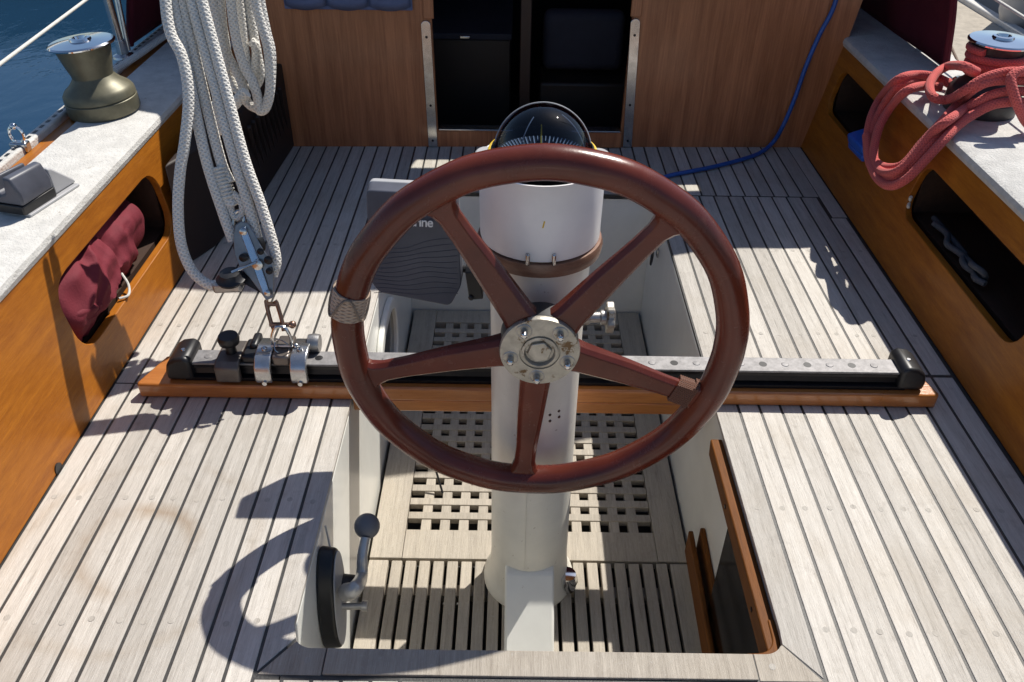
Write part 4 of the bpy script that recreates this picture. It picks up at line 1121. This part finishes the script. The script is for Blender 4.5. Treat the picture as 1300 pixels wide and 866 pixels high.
LX = wx + .07; bl = P(466, 668, x=LX + .004); l0 = P(452, 752, x=LX)
lv = [P(440, 752, x=wx + .05), P(450, 748, x=LX), P(459, 732, x=LX), P(460, 705, x=LX), P(464, 682, x=LX + .004)]
MB().tube(spline(lv, 6), [.017, .0165, .016, .0155, .015, .0148, .0145, .014, .0135, .013, .0125, .012, .0115, .011, .011, .0105, .0105, .010, .010, .0095, .0095, .009, .009, .009, .009], 14).build('lever', M_LEVER, ec, smooth=60)
MB().ball(bl, .0245, 24, 16).build('ball_knob', M_RUBBER, ec, smooth=60)
MB().tube([(wx + .03, hb.y - .03, hb.z - .02), (wx + .07, hb.y - .028, hb.z - .02)], .0065, 12).tube([(wx + .07, hb.y - .028, hb.z - .02), (wx + .08, hb.y - .028, hb.z - .02)], .010, 12).build('neutral_button', M_LEVER, ec)
cwire = [P(413, 668, x=wx + .004), P(417, 685, x=wx + .006), P(420, 700, x=wx + .012)]
MB().tube(spline(cwire, 6), .0018, 6).build('cable', M_TWINE, ec)

# ---- port in the left wall, pad eye on the right wall
pc = (1.80, -.205)
po = thing('port_light', 'oval port light with pale frame in the footwell wall left of the pedestal', 'port light', (wx, pc[0], pc[1] - .12))
def ovl(a, b, n=40): return [(pc[0] + a * math.copysign(abs(math.cos(2 * math.pi * k / n)) ** .8, math.cos(2 * math.pi * k / n)), pc[1] + b * math.copysign(abs(math.sin(2 * math.pi * k / n)) ** .8, math.sin(2 * math.pi * k / n))) for k in range(n)]
panel('frame', ovl(.165, .125), [ovl(.135, .093)], lambda u, v, s: (wx + .0005 + .016 * s, u, v), M_WHITE, po, bevel=.004)
MB().prism(ovl(.134, .092), lambda u, v: (wx + .0012, u, v), lambda u, v: (wx + .005, u, v)).build('glass', plain('dark_glass', (.008, .009, .012), .08), po)
pe = P(835, 328, x=WR); pd = thing('pad_eye', 'small black D ring on the right hand footwell wall', 'pad eye', (WR, pe.y, pe.z))
MB().span((WR - .006, pe.y - .012, pe.z + .008), (WR - .0005, pe.y + .012, pe.z + .034)).build('plate', M_STEEL, pd, bevel=.002)
MB().tube([(WR - .012 - .012 * (1 - math.cos(a)) * .5, pe.y + .020 * math.cos(a), pe.z + .002 + .022 * math.sin(a)) for a in np.linspace(0, 2 * math.pi, 20, endpoint=False)], .0028, 8, closed=True).build('ring', M_BLACK, pd)

# ---- rack for loose boards on the right wall
rk = thing('board_rack', 'brown wooden rack holding a smoked panel on the right footwell wall', 'rack', (WR, 1.0, -.2))
xr = WR
MB().prism([(1.265, -.016), (1.255, -.052), (.775, -.060), (.765, -.016)], lambda u, v: (xr - .026, u, v), lambda u, v: (xr - .0008, u, v)).build('top_rail', M_MAHOG, rk, bevel=.003)
MB().prism([(1.25, -.272), (1.25, -.345), (.77, -.395), (.77, -.325)], lambda u, v: (xr - .012, u, v), lambda u, v: (xr - .0008, u, v)).build('bottom_rail', M_MAHOG, rk, bevel=.003)
MB().prism([(1.252, -.285), (1.252, -.355), (.77, -.405), (.77, -.335)], lambda u, v: (xr - .036, u, v), lambda u, v: (xr - .025, u, v)).build('bottom_rail', M_MAHOG, rk, bevel=.003)
MB().span((xr - .027, .762, -.40), (xr - .001, .785, -.061)).build('end_stop', M_MAHOG, rk, bevel=.003)
MB().span((xr - .022, .787, -.36), (xr - .015, 1.068, -.054)).build('panel', M_PANE, rk, bevel=.001)
MB().span((xr - .0275, 1.09, -.036), (xr - .0262, 1.097, -.030)).build('screw', M_BLKMET, rk)
MB().span((xr - .0275, .862, -.040), (xr - .0262, .869, -.034)).build('screw', M_BLKMET, rk)
MB().span((xr - .020, .79, -.33), (xr - .0008, .80, -.06)).build('inner_batten', M_MAHOG, rk)

cpl = [(.3995, .83)] + arcpts(.366, .7925, .0335, 0, -90, 7) + [(.34, .759), (.34, .767)] + arcpts(.358, .797, .029, -90, 0, 6) + [(.388, .83)]
MB().prism(cpl, lambda x, y: (x, y, -.075), lambda x, y: (x, y, -.0135)).build('corner_piece', M_MAHOG, rk, bevel=.002)

# ---- thin dark stick in the grating
p1 = P(562, 626, z=ZS + .002); p2 = P(553, 596, z=ZS + .05)
o = MB().tube([p1, p2], .003, 8).build('thin_stick', M_BLACK, origin=p1); tag(o, 'thin dark stick poking up from a grating hole left of the pedestal', 'stick')

# ---- inside the cabin
M_POST = plain('dark_post', (.05, .024, .015), .5, nscale=8)
q = P(668, 20, y=3.0); o = MB().span((q.x - .02, 3.0, -.98), (q.x + .02, 3.04, .485)).build('cabin_post', M_POST, origin=(q.x, 3.02, -.98), bevel=.004); tag(o, 'brown post standing inside the dark companionway', 'post')
st_ = thing('settee', 'dark cushioned settee back inside the cabin, right of the post', 'settee', (.2, 3.2, -.2))
MB().span((.06, 3.12, .13), (.36, 3.2, .345)).build('backrest', M_CUSH, st_, bevel=.03, seg=4); MB().span((.05, 3.05, -.2), (.45, 3.25, .11)).build('base', M_DARKIN, st_, bevel=.01)
ct = thing('galley_counter', 'dark galley counter inside the cabin, left of the post', 'counter', (-.25, 3.3, -.98))
MB().span((-.6, 3.1, -.98), (-.06, 3.6, .25)).build('cabinet', M_DARKIN, ct, bevel=.006); MB().span((-.6, 3.085, .252), (-.055, 3.6, .275)).build('worktop', M_CUSH, ct, bevel=.004)
gp = P(590, 32, y=3.09); MB().span((gp.x - .018, 3.078, .258), (gp.x + .018, 3.084, .268)).build('glint_bar', M_CHROME, ct, bevel=.002)  # chrome bar added as the bright glint on the counter edge

# ---- boats next door
def hullboat(name, label, x0, x1, yc, half, zt, mats, along='x', sgn=1):
    b = thing(name, label, 'boat', ((x0 + x1) / 2, yc, -.95) if along == 'x' else (yc, (x0 + x1) / 2, -.95))
    N_ = 14; rings = []
    for i in range(N_ + 1):
        s_ = i / N_; w_ = half * (math.sin(math.pi * min(1, .12 + s_ * .88)) ** .55 if s_ < 1 else 0.01); L = x0 + (x1 - x0) * s_
        sh = zt + .25 * (2 * s_ - 1) ** 2
        prof = [(-w_, sh), (-w_ * .98, sh * .3 - .2), (-w_ * .93, -.74), (-w_ * .9, -.97), (-w_ * .3, -1.3), (w_ * .3, -1.3), (w_ * .9, -.97), (w_ * .93, -.74), (w_ * .98, sh * .3 - .2), (w_, sh)]
        rings.append([(L, yc + a, z) if along == 'x' else (yc + a, L, z) for a, z in prof])
    vs = [v for r_ in rings for v in r_]; fh = []; fb_ = []
    for i in range(N_):
        for j in range(9):
            f = (i * 10 + j, i * 10 + j + 1, (i + 1) * 10 + j + 1, (i + 1) * 10 + j)
            (fb_ if j in (2, 6) else fh).append(f)
        fh.append((i * 10, (i + 1) * 10, (i + 1) * 10 + 9, i * 10 + 9))
    fh.append(list(range(10)))
    MB().add(vs, fh).build('hull', mats[0], b, smooth=40); MB().add(vs, fb_).build('boot_stripe', mats[1], b, smooth=40)
    cx = (x0 + x1) / 2; L = abs(x1 - x0)
    if along == 'x':
        MB().span((cx - L * .22, yc - half * .55, zt), (cx + L * .2, yc + half * .55, zt + .55)).build('cabin', M_WHITE, b, bevel=.08); MB().tube([(cx + .3, yc, zt), (cx + .3, yc, zt + 11)], .08, 12).build('mast', M_ALU, b)
    else:
        MB().span((yc - half * .55, cx - L * .22, zt), (yc + half * .55, cx + L * .2, zt + .55)).build('cabin', M_WHITE, b, bevel=.08); MB().tube([(yc, cx, zt), (yc, cx, zt + 11)], .08, 12).build('mast', M_ALU, b)
    return b
hullboat('moored_boat', 'dark navy hull of a boat moored beyond the water, upper left', -11.5, .5, 12.3, 1.7, .05, (M_NAVY, M_BOOT))
hullboat('moored_boat', 'grey blue hull of a boat lying beyond the pontoon, upper right', -2.0, 10.5, 4.75, 1.55, .35, (M_BGREY, M_BGREY), 'y')
fq = P(1293, 12, x=3.12)
fd = thing('fender', 'pale grey fender hanging between pontoon and neighbouring boat, upper right', 'fender', (3.14, fq.y, -.4))
MB().lathe([(.02, -.34), (.10, -.30), (.13, -.22), (.13, .28), (.10, .36), (.03, .40)], 24, (3.14, fq.y, 0)).build('body', M_LTGREY, fd, smooth=50); MB().lathe([(.03, .40), (.035, .44), (.02, .47)], 16, (3.14, fq.y, 0)).build('end', M_BLUE, fd)
